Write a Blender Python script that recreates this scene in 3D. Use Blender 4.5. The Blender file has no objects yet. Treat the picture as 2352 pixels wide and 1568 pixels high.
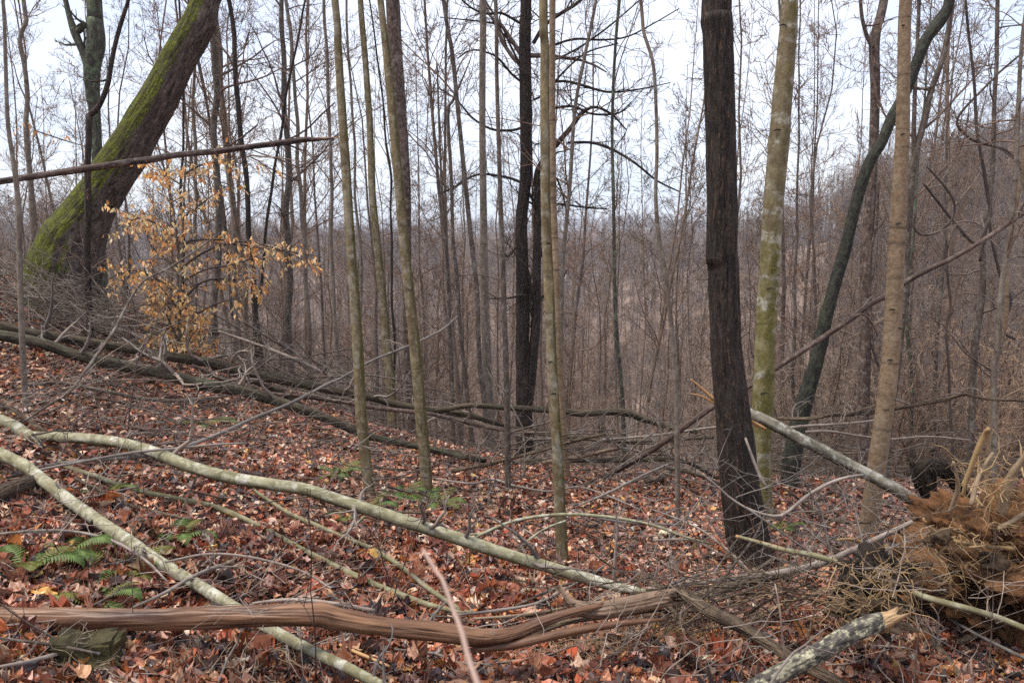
import bpy, math, random
import numpy as np
from mathutils import noise, Vector

# ------------------------------------------------------------------ camera, sky, light, exposure
random.seed(7); rng = np.random.default_rng(7)
sc = bpy.context.scene
COL = sc.collection
R = math.radians
PITCH = R(7.0); LENS = 28.0; CAMZ = 1.55
F = LENS / 36.0 * 2352.0
cd = bpy.data.cameras.new("camera"); cam = bpy.data.objects.new("camera", cd); COL.objects.link(cam)
cam.location = (0, 0, CAMZ); cam.rotation_euler = (math.pi / 2 - PITCH, 0, 0)
cd.lens = LENS; cd.sensor_width = 36; cd.clip_start = 0.05; cd.clip_end = 5000
cd.dof.use_dof = True; cd.dof.focus_distance = 6.0; cd.dof.aperture_fstop = 8.0
sc.camera = cam

SUN_EL, SUN_AZ = R(68), R(-105)          # azimuth measured from +Y towards +X
w = bpy.data.worlds.new("World"); sc.world = w; w.use_nodes = True
nt = w.node_tree; nt.nodes.clear()
out = nt.nodes.new('ShaderNodeOutputWorld'); add = nt.nodes.new('ShaderNodeAddShader')
bg1 = nt.nodes.new('ShaderNodeBackground'); bg2 = nt.nodes.new('ShaderNodeBackground')
sky = nt.nodes.new('ShaderNodeTexSky'); sky.sky_type = 'NISHITA'; sky.sun_disc = False
sky.sun_elevation = SUN_EL; sky.sun_rotation = SUN_AZ
bg1.inputs[1].default_value = 0.05
tc = nt.nodes.new('ShaderNodeTexCoord'); mp = nt.nodes.new('ShaderNodeMapping'); mp.inputs['Scale'].default_value = (1, 1, 3.2)
nz = nt.nodes.new('ShaderNodeTexNoise'); nz.inputs['Scale'].default_value = 2.2; nz.inputs['Detail'].default_value = 5
rp = nt.nodes.new('ShaderNodeValToRGB')
rp.color_ramp.elements[0].position = 0.33; rp.color_ramp.elements[0].color = (0.70, 0.76, 0.93, 1)
rp.color_ramp.elements[1].position = 0.60; rp.color_ramp.elements[1].color = (0.97, 0.96, 1.0, 1)
nt.links.new(tc.outputs['Generated'], mp.inputs[0]); nt.links.new(mp.outputs[0], nz.inputs[0])
nt.links.new(nz.outputs[0], rp.inputs[0]); nt.links.new(rp.outputs[0], bg2.inputs[0])
bg2.inputs[1].default_value = 0.64
nt.links.new(sky.outputs[0], bg1.inputs[0]); nt.links.new(bg1.outputs[0], add.inputs[0])
nt.links.new(bg2.outputs[0], add.inputs[1]); nt.links.new(add.outputs[0], out.inputs[0])

sl = bpy.data.lights.new("sun", 'SUN'); sun = bpy.data.objects.new("sun", sl); COL.objects.link(sun)
sl.energy = 2.9; sl.angle = R(20); sl.color = (1.0, 0.93, 0.83)
sd = Vector((math.sin(SUN_AZ) * math.cos(SUN_EL), math.cos(SUN_AZ) * math.cos(SUN_EL), math.sin(SUN_EL)))
sun.rotation_euler = sd.to_track_quat('Z', 'Y').to_euler()

sc.view_settings.view_transform = 'Standard'; sc.view_settings.look = 'None'
sc.view_settings.exposure = 0.67; sc.view_settings.gamma = 1.0
sc.cycles.max_bounces = 4; sc.cycles.diffuse_bounces = 3; sc.cycles.glossy_bounces = 1
sc.cycles.transmission_bounces = 1; sc.cycles.transparent_max_bounces = 4
sc.cycles.use_denoising = False
sc.cycles.use_adaptive_sampling = True; sc.cycles.adaptive_threshold = 0.015
sc.render.use_persistent_data = False

# ------------------------------------------------------------------ terrain height
def sstep(a, b, x):
    t = np.clip((x - a) / (b - a), 0, 1); return t * t * (3 - 2 * t)

AZT = [-180, -60, -35, -20, -8, 5, 12, 17, 20, 27, 33, 45, 60, 180]
HPT = [0, -2, -3, -5, -8, -9, -6, -1, 2.5, 6, 8, 9.5, 10, 0]
DRT = [200, 210, 220, 230, 260, 260, 240, 215, 195, 165, 150, 140, 140, 200]
def H(x, y):
    x = np.asarray(x, float); y = np.asarray(y, float)
    d = np.hypot(x, y); az = np.degrees(np.arctan2(x, y))
    s = 0.5 * (-x + np.sqrt(x * x + 0.5)); q = np.minimum(s, 6.2)
    near = -0.08 * np.maximum(y, -4) + 0.16 * q + 0.025 * q * q + 0.03 * (s - q) - 0.03 * np.maximum(x, 0)
    yc = 8.5 + 0.62 * np.minimum(s, 8)
    e = (y - yc)
    near = near - 0.45 * np.log1p(np.exp(np.clip(e * 1.2, -30, 30))) / 1.2 - 0.45 * np.maximum(e - 25, 0)
    near = near + 0.035 * (np.sin(x * 1.7 + 1.1 * np.sin(y * 1.3)) * np.cos(y * 1.9 + x * .6)) + 0.018 * np.sin(x * 4.7 + y * 2.2) * np.sin(y * 5.1 - x)
    near = np.maximum(near, -26)
    hp = np.interp(az, AZT, HPT); dr = np.interp(az, AZT, DRT)
    far = -24 + (hp + 24) * sstep(70, 1, np.zeros(1)) if False else -24 + (hp + 24) * sstep(0, 1, (d - 68) / (dr - 68))
    far = far + 1.5 * np.sin(x * .05 + 1) * np.sin(y * .043) * sstep(80, 120, d)
    back = -20 * sstep(0, 1, (d - dr) / 140)
    far = far + back
    f2 = -26 + (7 + 6 * np.sin(az * .11 + .7) + 26) * sstep(430, 740, d)
    f2 = f2 + 25 * sstep(900, 1500, d) * (0.7 + .3 * np.sin(az * .07))
    far = np.where(d > dr + 60, np.maximum(far, f2), far)
    k = sstep(48, 82, d)
    return near * (1 - k) + far * k

def hz(x, y): return float(H(x, y))

def ray(u, v):
    a = (u - 1176) / F; b = (784 - v) / F
    return np.array([a, math.cos(PITCH) + b * math.sin(PITCH), -math.sin(PITCH) + b * math.cos(PITCH)])
CAM = np.array([0, 0, CAMZ])
def at(u, v, Y):
    r = ray(u, v); return CAM + r * (Y / r[1])
TS = np.arange(0.6, 30, 0.02)
def onground(u, v, h=0.0):
    r = ray(u, v); p = CAM + TS[:, None] * r
    dz = p[:, 2] - H(p[:, 0], p[:, 1]) - h
    i = np.argmax(dz < 0)
    if dz[i] >= 0: i = np.argmin(dz[:600])
    return p[i]
def depth(p): return p[1] * math.cos(PITCH) - (p[2] - CAMZ) * math.sin(PITCH)

# ------------------------------------------------------------------ mesh helpers
def make_mesh(name, V, faces, mat=None, attrs=None, smooth=True):
    """faces: list of int arrays (m,k)"""
    me = bpy.data.meshes.new(name)
    V = np.asarray(V, np.float32)
    me.vertices.add(len(V)); me.vertices.foreach_set('co', V.ravel())
    lv = np.concatenate([f.ravel() for f in faces]).astype(np.int32)
    tot = np.concatenate([np.full(len(f), f.shape[1]) for f in faces]).astype(np.int32)
    st = np.concatenate([[0], np.cumsum(tot)[:-1]]).astype(np.int32)
    me.loops.add(len(lv)); me.loops.foreach_set('vertex_index', lv)
    me.polygons.add(len(tot)); me.polygons.foreach_set('loop_start', st)
    me.polygons.foreach_set('use_smooth', np.full(len(tot), smooth))
    me.update(calc_edges=True)
    for an, (typ, arr) in (attrs or {}).items():
        a = me.attributes.new(an, typ, 'POINT')
        key = 'vector' if typ == 'FLOAT_VECTOR' else 'color' if typ == 'FLOAT_COLOR' else 'value'
        a.data.foreach_set(key, np.asarray(arr, np.float32).ravel())
    if mat: me.materials.append(mat)
    return me

def link(name, me, parent=None, loc=None):
    o = bpy.data.objects.new(name, me); COL.objects.link(o)
    if parent: o.parent = parent
    if loc is not None: o.location = loc
    return o
def tag(o, label, cat, group=None, kind=None):
    if label: o['label'] = label
    if cat: o['category'] = cat
    if group: o['group'] = group
    if kind: o['kind'] = kind
    return o
def empty(name, loc, label, cat, group=None):
    o = bpy.data.objects.new(name, None); COL.objects.link(o); o.location = loc
    o.empty_display_size = .1
    return tag(o, label, cat, group)

def tube_arrays(polys, sides):
    """polys: list of (P (n,3), R (n,)) ; returns V, F, BK"""
    groups = {}
    for P, r in polys: groups.setdefault(len(P), []).append((P, r))
    Vs, Fs, Bs = [], [], []; off = 0
    a = np.arange(sides) * 2 * np.pi / sides
    for n, L in groups.items():
        P = np.array([p for p, _ in L], float); rr = np.array([r for _, r in L], float); m = len(L)
        T = np.gradient(P, axis=1); T /= np.linalg.norm(T, axis=2, keepdims=True) + 1e-9
        mt = T.mean(axis=1); ax = np.argmin(np.abs(mt), axis=1)
        ref = np.eye(3)[ax][:, None, :].repeat(n, 1)
        U = np.cross(T, ref); U /= np.linalg.norm(U, axis=2, keepdims=True) + 1e-9
        W = np.cross(T, U)
        ring = P[:, :, None, :] + rr[:, :, None, None] * (np.cos(a)[None, None, :, None] * U[:, :, None, :] + np.sin(a)[None, None, :, None] * W[:, :, None, :])
        seg = np.linalg.norm(np.diff(P, axis=1), axis=2); ln = np.concatenate([np.zeros((m, 1)), np.cumsum(seg, 1)], 1)
        bk = np.stack([rr[:, :, None] * np.cos(a), rr[:, :, None] * np.sin(a), np.broadcast_to(ln[:, :, None], (m, n, sides))], -1)
        bk = bk + (np.arange(m) * 1.37 % 11)[:, None, None, None]
        Vs.append(ring.reshape(-1, 3)); Bs.append(bk.reshape(-1, 3))
        i = np.arange(m)[:, None, None] * n * sides + np.arange(n - 1)[None, :, None] * sides
        j = np.arange(sides)[None, None, :]; j2 = (j + 1) % sides
        f = np.stack([i + j, i + j2, i + sides + j2, i + sides + j], -1).reshape(-1, 4) + off
        Fs.append(f); off += m * n * sides
    return np.concatenate(Vs), [np.concatenate(Fs)], np.concatenate(Bs)

def tubes(name, polys, mat, sides=4, parent=None, origin=None):
    V, Fc, B = tube_arrays(polys, sides)
    if origin is not None: V = V - np.asarray(origin)
    return link(name, make_mesh(name, V, Fc, mat, {'bk': ('FLOAT_VECTOR', B)}), parent)

def catmull(P, n):
    P = np.asarray(P, float)
    if len(P) == 2:
        t = np.linspace(0, 1, n)[:, None]; return P[0] * (1 - t) + P[1] * t
    Q = np.vstack([2 * P[0] - P[1], P, 2 * P[-1] - P[-2]])
    seg = np.linalg.norm(np.diff(P[:, :3], axis=0), axis=1); L = np.concatenate([[0], np.cumsum(seg)])
    t = np.linspace(0, L[-1], n); k = np.clip(np.searchsorted(L, t, side='right') - 1, 0, len(P) - 2)
    u = ((t - L[k]) / np.maximum(seg[k], 1e-9))[:, None]
    p0, p1, p2, p3 = Q[k], Q[k + 1], Q[k + 2], Q[k + 3]
    return 0.5 * (2 * p1 + (p2 - p0) * u + (2 * p0 - 5 * p1 + 4 * p2 - p3) * u ** 2 + (3 * p1 - p0 - 3 * p2 + p3) * u ** 3)

def thick_tube(P, Rr, sides=16, lumps=0.06, ridge=0.0, step=0.05, seed=0, wob=0.0, splinter=(0, 0), rf=4, crack=0.0, cf=2.2, cl=.5, cw=.07):
    """a round log / trunk with lumpy silhouette; returns V, faces, bk"""
    P = np.asarray(P, float); L = np.linalg.norm(np.diff(P, axis=0), axis=1).sum()
    n = int(np.clip(L / step, 8, 260)); C = catmull(np.column_stack([P, Rr]), n)
    Pc, rr = C[:, :3].copy(), np.maximum(C[:, 3], 0.0015)
    ln = np.concatenate([[0], np.cumsum(np.linalg.norm(np.diff(Pc, axis=0), axis=1))])
    if wob:
        for i in range(n):
            Pc[i] += wob * np.array(noise.noise_vector(Vector((ln[i] * 1.6, seed * 3.1, 0.5))))
    T = np.gradient(Pc, axis=0); T /= np.linalg.norm(T, axis=1, keepdims=True)
    U = np.zeros_like(T); u = np.cross(T[0], [0, 1, 0.2]);
    for i in range(n):
        u = u - T[i] * np.dot(u, T[i]); u = u / np.linalg.norm(u); U[i] = u
    W = np.cross(T, U)
    a = np.arange(sides) * 2 * np.pi / sides
    V = np.zeros((n, sides, 3)); B = np.zeros((n, sides, 3)); K = np.zeros((n, sides))
    for i in range(n):
        for j in range(sides):
            ca, sa = math.cos(a[j]), math.sin(a[j]); r = rr[i]
            k = 1 + lumps * noise.noise(Vector((ca * 1.3 + seed, sa * 1.3, ln[i] / max(r, .02) * .35)))
            if lumps: k += lumps * .8 * noise.noise(Vector((ln[i] * 5 + seed, ca * .4, sa * .4)))
            if ridge: k += ridge * noise.noise(Vector((ca * rf + seed, sa * rf, ln[i] * 1.6)))
            if crack:
                q_ = 0
                for o_ in (0, 7.7):
                    c_ = abs(noise.noise(Vector((ca * cf + seed + o_, sa * cf, ln[i] * cl + o_)))); q_ = max(q_, 1 - c_ / cw)
                if q_ > 0: q_ *= .35 + .65 * min(1, max(0, noise.noise(Vector((ca, sa + seed, ln[i] * 1.1))) * 2 + .6)); k -= crack * q_; K[i, j] = q_
            V[i, j] = Pc[i] + r * k * (ca * U[i] + sa * W[i]); B[i, j] = (r * ca + seed, r * sa, ln[i])
    for end, amt in ((0, splinter[0]), (n - 1, splinter[1])):
        if amt:
            sg = -1 if end == 0 else 1
            for j in range(sides):
                V[end, j] += sg * T[end] * amt * abs(noise.noise(Vector((j * 1.7, seed, 3.3)))) * 2.2
    V = V.reshape(-1, 3); B = B.reshape(-1, 3)
    i = np.arange(n - 1)[:, None] * sides; j = np.arange(sides)[None]; j2 = (j + 1) % sides
    f = np.stack([i + j, i + j2, i + sides + j2, i + sides + j], -1).reshape(-1, 4)
    c0, c1 = len(V), len(V) + 1
    V = np.vstack([V, Pc[0], Pc[-1]]); B = np.vstack([B, B[0], B[-2]])
    jj = np.arange(sides); k2 = (jj + 1) % sides
    cap0 = np.stack([np.full(sides, c0), k2, jj], -1); cap1 = np.stack([np.full(sides, c1), (n - 1) * sides + jj, (n - 1) * sides + k2], -1)
    global LASTK
    LASTK = np.concatenate([K.ravel(), [0, 0]])
    return V, [f, np.vstack([cap0, cap1])], B, Pc, rr
LASTK = np.zeros(0)
def AT(B, K=None):
    K = LASTK if K is None else K
    d = {'bk': ('FLOAT_VECTOR', B)}
    if len(K) == len(B): d['crk'] = ('FLOAT', K)
    return d

def thick(name, P, Rr, mat, parent=None, origin=None, **k):
    V, Fc, B, Pc, rr = thick_tube(P, Rr, **k)
    if origin is not None: V = V - np.asarray(origin)
    return link(name, make_mesh(name, V, Fc, mat, AT(B)), parent), Pc, rr

def merge(parts):
    Vs, Bs, Fd, off = [], [], {}, 0
    for V, Fl, B in parts:
        for f in Fl: Fd.setdefault(f.shape[1], []).append(f + off)
        Vs.append(V); Bs.append(B); off += len(V)
    return np.concatenate(Vs), [np.concatenate(v) for v in Fd.values()], np.concatenate(Bs)

def spec(s): return [tuple(float(q) for q in t.split(',')) for t in s.replace(';', ' ').split()]
def path(s, Y=None, h=None):
    """traced points (u,v,width) -> world points and radii; Y: depth (number or list), h: height of the centre line over the ground"""
    pts = spec(s); n = len(pts); P = []; Rr = []
    seq = Y if Y is not None else (h if h is not None else 0.03)
    if not isinstance(seq, (list, tuple)): seq = [seq, seq]
    vals = np.interp(np.linspace(0, 1, n), np.linspace(0, 1, len(seq)), seq)
    for (u, v, wd), q in zip(pts, vals):
        p = at(u, v, q) if Y is not None else onground(u, v, q)
        P.append(p); Rr.append(wd / 2 / F * depth(p))
    return np.array(P), np.array(Rr)

# ------------------------------------------------------------------ branching
def unit(v): return v / (np.linalg.norm(v) + 1e-9)
def grow(C, rr, rg, t0=0.3, t1=0.98, n=20, length=2.0, elev=(25, 60), levels=2, nsub=6, up=0.35, curl=0.25, rmin=0.003, taperlen=0.6, azr=None):
    """limbs along centre line C; returns list of (P,R)"""
    res = []
    Ln = len(C)
    def branch(p0, d, L, r, lev):
        npt = 7 if lev == 0 else (5 if lev == 1 else 3)
        P = [p0]; dd = d.copy()
        for i in range(npt - 1):
            dd = unit(dd + rg.normal(0, curl, 3) * (0.7 if lev == 0 else 1) + np.array([0, 0, up * (.5 if lev == 0 else .3)]) * (1.0 / npt) * 2)
            P.append(P[-1] + dd * L / (npt - 1))
        P = np.array(P); Rr = np.linspace(r, max(r * .3, rmin * .6), npt); res.append((P, Rr))
        if lev < levels:
            k = nsub if lev == 0 else max(2, int(nsub * .8))
            for q in range(k):
                t = rg.uniform(.18, .98); f = t * (npt - 1); i = min(int(f), npt - 2); pp = P[i] + (P[i + 1] - P[i]) * (f - i)
                tang = unit(P[i + 1] - P[i]); side = unit(np.cross(tang, rg.normal(0, 1, 3)))
                ang = R(rg.uniform(25, 60)); nd = tang * math.cos(ang) + side * math.sin(ang)
                branch(pp, nd, L * rg.uniform(.3, .6) * (1 - t * .4), max(Rr[i] * .55, rmin), lev + 1)
    for k in range(n):
        t = rg.uniform(t0, t1); f = t * (Ln - 1); i = min(int(f), Ln - 2); p0 = C[i] + (C[i + 1] - C[i]) * (f - i)
        r = rr[i]; az = rg.uniform(0, 2 * math.pi) if azr is None else rg.uniform(*azr)
        el = R(rg.uniform(*elev)); d = np.array([math.cos(az) * math.cos(el), math.sin(az) * math.cos(el), math.sin(el)])
        branch(p0, d, length * rg.uniform(.5, 1.1) * (1 - taperlen * (t - t0) / max(t1 - t0, 1e-3)), min(max(r * .42, rmin), 0.05), 0)
    return res

# ------------------------------------------------------------------ materials
def newmat(name):
    m = bpy.data.materials.new(name); m.use_nodes = True; n = m.node_tree
    b = n.nodes['Principled BSDF']; b.inputs['Specular IOR Level'].default_value = 0.25
    return m, n, b
def N(n, t, **k):
    o = n.nodes.new(t)
    for a, v in k.items(): setattr(o, a, v)
    return o
def bk_noise(n, scale, stretch, detail=4, rough=.6):
    at_ = N(n, 'ShaderNodeAttribute', attribute_name='bk'); mp_ = N(n, 'ShaderNodeMapping'); mp_.inputs['Scale'].default_value = (1, 1, stretch)
    no = N(n, 'ShaderNodeTexNoise'); no.inputs['Scale'].default_value = scale; no.inputs['Detail'].default_value = detail; no.inputs['Roughness'].default_value = rough
    n.links.new(at_.outputs['Vector'], mp_.inputs[0]); n.links.new(mp_.outputs[0], no.inputs[0]); return no.outputs[0]
def ramp(n, src, a, b, ca=(0, 0, 0, 1), cb=(1, 1, 1, 1)):
    r_ = N(n, 'ShaderNodeValToRGB'); e = r_.color_ramp.elements
    e[0].position = a; e[1].position = b; e[0].color = ca; e[1].color = cb; n.links.new(src, r_.inputs[0]); return r_.outputs[0]
def mix(n, fac, a, b, mode='MIX'):
    m_ = N(n, 'ShaderNodeMix', data_type='RGBA', blend_type=mode)
    for idx, s in ((0, fac), (6, a), (7, b)):
        if isinstance(s, (int, float)): m_.inputs[idx].default_value = s
        elif isinstance(s, tuple): m_.inputs[idx].default_value = (*s[:3], 1)
        else: n.links.new(s, m_.inputs[idx])
    return m_.outputs[2]
def mathn(n, op, a, b=0.0, clamp=False):
    m_ = N(n, 'ShaderNodeMath', operation=op, use_clamp=clamp)
    for i, s in enumerate((a, b)):
        if isinstance(s, (int, float)): m_.inputs[i].default_value = s
        else: n.links.new(s, m_.inputs[i])
    return m_.outputs[0]

def bark(name, dark, light, scale=30, stretch=.15, bump=.5, lichen=0.0, lcol=(.55, .56, .50), moss=None, moss_shade_col=(.10, .12, .015), moss_shade_dir=(0, 0, 1), rand=.0, rough=.8, fleck=0.0, fleckcol=(.35, .2, .12), bands=0.0, lsc=24, bd=.012, streak=0.0, streakcol=(.03, .015, .01), upper=None, lband=0.0):
    m, n, b = newmat(name)
    n1 = bk_noise(n, scale, stretch); col = mix(n, ramp(n, n1, .3, .7), dark, light)
    n0 = bk_noise(n, 4.0, .5, 3); col = mix(n, ramp(n, n0, .35, .75), col, mix(n, .5, col, tuple(c * .55 for c in dark)))
    if bands:
        nb = bk_noise(n, 1.2, 14, 3); col = mix(n, mathn(n, 'MULTIPLY', ramp(n, nb, .56, .66), bands), col, tuple(c * .45 for c in dark))
    if fleck:
        nf = bk_noise(n, scale * 2.2, stretch * 1.6, 2); col = mix(n, mathn(n, 'MULTIPLY', ramp(n, nf, .58, .66), fleck), col, fleckcol)
    if upper:
        ua = N(n, 'ShaderNodeAttribute', attribute_name='bk'); us = N(n, 'ShaderNodeSeparateXYZ'); n.links.new(ua.outputs['Vector'], us.inputs[0])
        un = bk_noise(n, 3, 1, 4); uf = mathn(n, 'ADD', mathn(n, 'MULTIPLY', us.outputs[2], .25), mathn(n, 'MULTIPLY', un, .6))
        col = mix(n, ramp(n, uf, .70, .98), col, mix(n, ramp(n, n1, .35, .65), tuple(c * .6 for c in upper), upper))
    if streak:
        ns = bk_noise(n, 7, .14, 5, .65); col = mix(n, mathn(n, 'MULTIPLY', ramp(n, ns, .50, .60), streak), col, streakcol)
    if lichen:
        nl = bk_noise(n, lsc, .8, 6, .7); col = mix(n, mathn(n, 'MULTIPLY', ramp(n, nl, .50, .64), lichen), col, lcol)
        nl = bk_noise(n, lsc * .3, .6, 3, .6); col = mix(n, mathn(n, 'MULTIPLY', ramp(n, nl, .56, .66), lichen * .6), col, lcol)
    if lband:
        nb = bk_noise(n, 3.0, 2.2, 3, .6); nb2 = bk_noise(n, 26, 1, 5, .75); lb_ = mathn(n, 'MULTIPLY', ramp(n, nb, .54, .62), ramp(n, nb2, .42, .56)); col = mix(n, mathn(n, 'MULTIPLY', lb_, lband), col, (.62, .60, .54))
    if moss is not None:  # real moss, and the painted underside shade of the pale and grey logs
        g = N(n, 'ShaderNodeNewGeometry'); vm = N(n, 'ShaderNodeVectorMath', operation='DOT_PRODUCT')
        vm.inputs[1].default_value = Vector(moss_shade_dir).normalized(); n.links.new(g.outputs['Normal'], vm.inputs[0])
        nm = bk_noise(n, 7, .6, 5, .7)
        s = mathn(n, 'ADD', mathn(n, 'MULTIPLY', nm, 1.4), vm.outputs['Value'])
        nm2 = bk_noise(n, 70, .7, 3)
        mc = mix(n, ramp(n, nm2, .35, .65), tuple(c * .25 for c in moss_shade_col), moss_shade_col); nm3 = bk_noise(n, 14, .8, 4); mc = mix(n, ramp(n, nm3, .4, .62), mix(n, .6, mc, dark), mc)
        col = mix(n, mathn(n, 'MULTIPLY', mathn(n, 'SUBTRACT', s, 1.25 - moss, clamp=True), 4.0, clamp=True), col, mc)
    ck = N(n, 'ShaderNodeAttribute', attribute_name='crk'); col = mix(n, mathn(n, 'MULTIPLY', ck.outputs['Fac'], .85, clamp=True), col, tuple(c * .4 for c in dark))
    if rand:
        oi = N(n, 'ShaderNodeObjectInfo'); hs = N(n, 'ShaderNodeHueSaturation')
        n.links.new(mathn(n, 'ADD', mathn(n, 'MULTIPLY', oi.outputs['Random'], rand), 1 - rand * .45), hs.inputs['Value'])
        n.links.new(mathn(n, 'ADD', mathn(n, 'MULTIPLY', oi.outputs['Random'], .5), .75), hs.inputs['Saturation'])
        n.links.new(col, hs.inputs['Color']); col = hs.outputs[0]
    n.links.new(col, b.inputs['Base Color']); b.inputs['Roughness'].default_value = rough
    if bump:
        bp = N(n, 'ShaderNodeBump'); bp.inputs['Strength'].default_value = bump; bp.inputs['Distance'].default_value = bd
        n.links.new(n1, bp.inputs['Height']); n.links.new(bp.outputs[0], b.inputs['Normal'])
    return m

B_dark = bark('bark_dark', (.012, .009, .008), (.060, .043, .034), 40, .14, 1.0, fleck=.5, fleckcol=(.17, .095, .055), lichen=.1, lcol=(.2, .18, .14), bd=.025)
B_black = bark('bark_black_mossy', (.012, .012, .010), (.055, .050, .040), 40, .3, .9, lichen=.3, lcol=(.12, .16, .08), moss=-.5, moss_shade_col=(.07, .085, .02), moss_shade_dir=(-.8, -.2, .5))
B_olive = bark('bark_olive', (.115, .085, .042), (.27, .210, .112), 26, .5, .5, lichen=.45, lcol=(.40, .38, .29), bands=.55, lband=.25, moss=-.1, moss_shade_col=(.14, .125, .035), moss_shade_dir=(1, -.2, 0))
B_yellow = bark('bark_yellow_green', (.115, .098, .030), (.25, .215, .075), 22, .5, .7, lichen=.35, lcol=(.42, .39, .27), bands=.7, upper=(.20, .155, .085), lband=.55, moss=-.35, moss_shade_col=(.19, .17, .04), moss_shade_dir=(.2, -1, 0), lsc=14)
B_tan = bark('bark_tan', (.16, .105, .062), (.33, .235, .145), 30, .9, .5, lichen=.2, lcol=(.42, .36, .28), bands=.8)
B_red = bark('bark_reddish', (.045, .030, .024), (.17, .115, .09), 34, .3, 1.0, lichen=.45, lcol=(.36, .30, .26), bands=.5, bd=.02)
B_grey = bark('bark_grey', (.11, .085, .068), (.25, .20, .155), 30, .4, .5, lichen=.35, lcol=(.38, .36, .30), bands=.6)
B_brown = bark('bark_brown', (.050, .036, .028), (.155, .115, .088), 34, .25, .8, lichen=.2)
B_moss = bark('bark_moss_tree', (.030, .022, .018), (.17, .125, .105), 30, .22, 1.0, lichen=.3, lcol=(.30, .25, .22), moss=.50, moss_shade_col=(.155, .17, .006), moss_shade_dir=(-.80, -.40, .45), bd=.03)
B_lichen = bark('bark_green_lichen', (.03, .028, .022), (.12, .105, .08), 30, .35, 1.0, lichen=.75, lcol=(.15, .22, .12), lsc=16)
B_far = bark('bark_wood', (.075, .054, .042), (.27, .20, .15), 18, .3, .3, rand=.8)
B_twig = bark('twig', (.085, .058, .044), (.27, .185, .14), 10, .5, 0, rand=.6)
B_twigl = bark('twig_light', (.17, .12, .09), (.40, .30, .225), 10, .5, 0, rand=.6)
B_twigd = bark('twig_dark', (.045, .034, .030), (.13, .095, .078), 14, .4, .3)
B_pale = bark('bark_pale_fallen', (.145, .130, .070), (.35, .325, .205), 20, .4, .6, lichen=.5, lcol=(.52, .51, .40), bands=.4, lband=.6, moss=.0, moss_shade_col=(.09, .085, .03), moss_shade_dir=(0, -.4, -1), lsc=30, streak=.35, streakcol=(.09, .085, .035))  # moss inputs here paint a shaded underside into the pale bark colour
B_palegr = bark('bark_greenish_stick', (.11, .10, .05), (.30, .27, .155), 24, .3, .5, lichen=.4, lcol=(.45, .43, .34))
B_greystk = bark('grey_stick', (.10, .080, .070), (.33, .275, .235), 26, .15, .5, lichen=.3, lcol=(.45, .40, .35), rand=.7)
B_log = bark('bark_old_log', (.013, .010, .008), (.115, .085, .053), 30, .10, 1.0, lichen=.2, lcol=(.15, .17, .09), moss=-.55, moss_shade_col=(.13, .13, .04), bd=.03)
B_loggr = bark('bark_lichen_log', (.013, .010, .008), (.115, .088, .055), 30, .12, 1.0, lichen=.25, lcol=(.14, .19, .11), moss=-.5, moss_shade_col=(.12, .13, .04), bd=.03)
B_peel = bark('peeled_wood', (.055, .022, .014), (.35, .19, .105), 14, .12, .6, rough=.42, bd=.02, streak=.9, streakcol=(.045, .020, .014))
B_peel2 = bark('peeled_pale', (.16, .095, .06), (.46, .33, .23), 34, .06, 1.0, rough=.6, bands=.4, streak=.6, streakcol=(.10, .06, .04), bd=.02)
B_greylog = bark('bark_grey_green_log', (.075, .065, .045), (.29, .265, .20), 24, .3, .8, lichen=.6, lcol=(.48, .47, .42), streak=.5, streakcol=(.07, .055, .035), moss=-.1, moss_shade_col=(.07, .06, .035), moss_shade_dir=(0, -.4, -1))  # dark lower side is shade put into the colour through the moss inputs
B_furrow = bark('bark_furrowed', (.040, .027, .019), (.30, .22, .145), 44, .14, 1.6, bd=.04, streak=.5)
B_lichlog = bark('bark_white_lichen', (.022, .020, .020), (.16, .14, .115), 34, .5, 1.0, lichen=.95, lcol=(.46, .43, .29), lsc=40, bd=.02)
B_redst = bark('stem_reddish', (.018, .011, .009), (.15, .085, .062), 36, .06, .8, lichen=.3, lcol=(.40, .31, .26), rand=.3)
B_wood = bark('fresh_wood', (.35, .17, .06), (.62, .40, .20), 34, .06, .7, rough=.6)
B_torn = bark('torn_wood', (.24, .14, .065), (.55, .38, .21), 60, .1, 1.0, rough=.6, bd=.02)
B_root = bark('root_fibre', (.15, .095, .050), (.50, .36, .21), 12, .3, .3, rand=.4)
B_char = bark('rotten_dark', (.006, .005, .004), (.060, .038, .022), 40, .2, 1.5, bd=.03)
B_blur = bark('twig_pinkish', (.30, .19, .15), (.46, .33, .27), 12, .3, .2)

def soil(name, a, b_, scale=9, bump=1.0):
    m, n, b = newmat(name)
    t = N(n, 'ShaderNodeTexCoord'); no = N(n, 'ShaderNodeTexNoise'); no.inputs['Scale'].default_value = scale; no.inputs['Detail'].default_value = 8; no.inputs['Roughness'].default_value = .7
    n.links.new(t.outputs['Object'], no.inputs[0]); col = mix(n, ramp(n, no.outputs[0], .35, .68), a, b_)
    n.links.new(col, b.inputs['Base Color']); b.inputs['Roughness'].default_value = .95
    bp = N(n, 'ShaderNodeBump'); bp.inputs['Strength'].default_value = bump; bp.inputs['Distance'].default_value = .03
    n.links.new(no.outputs[0], bp.inputs['Height']); n.links.new(bp.outputs[0], b.inputs['Normal']); return m
M_soil = soil('soil_ochre', (.018, .009, .005), (.27, .125, .050), 8, 1.6)
M_dirt = soil('soil_brown', (.030, .020, .014), (.15, .10, .06), 14)
M_black = soil('soil_black', (.006, .005, .005), (.055, .040, .030), 14)
M_rock = soil('mossy_stone', (.020, .016, .010), (.10, .085, .035), 7)

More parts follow.
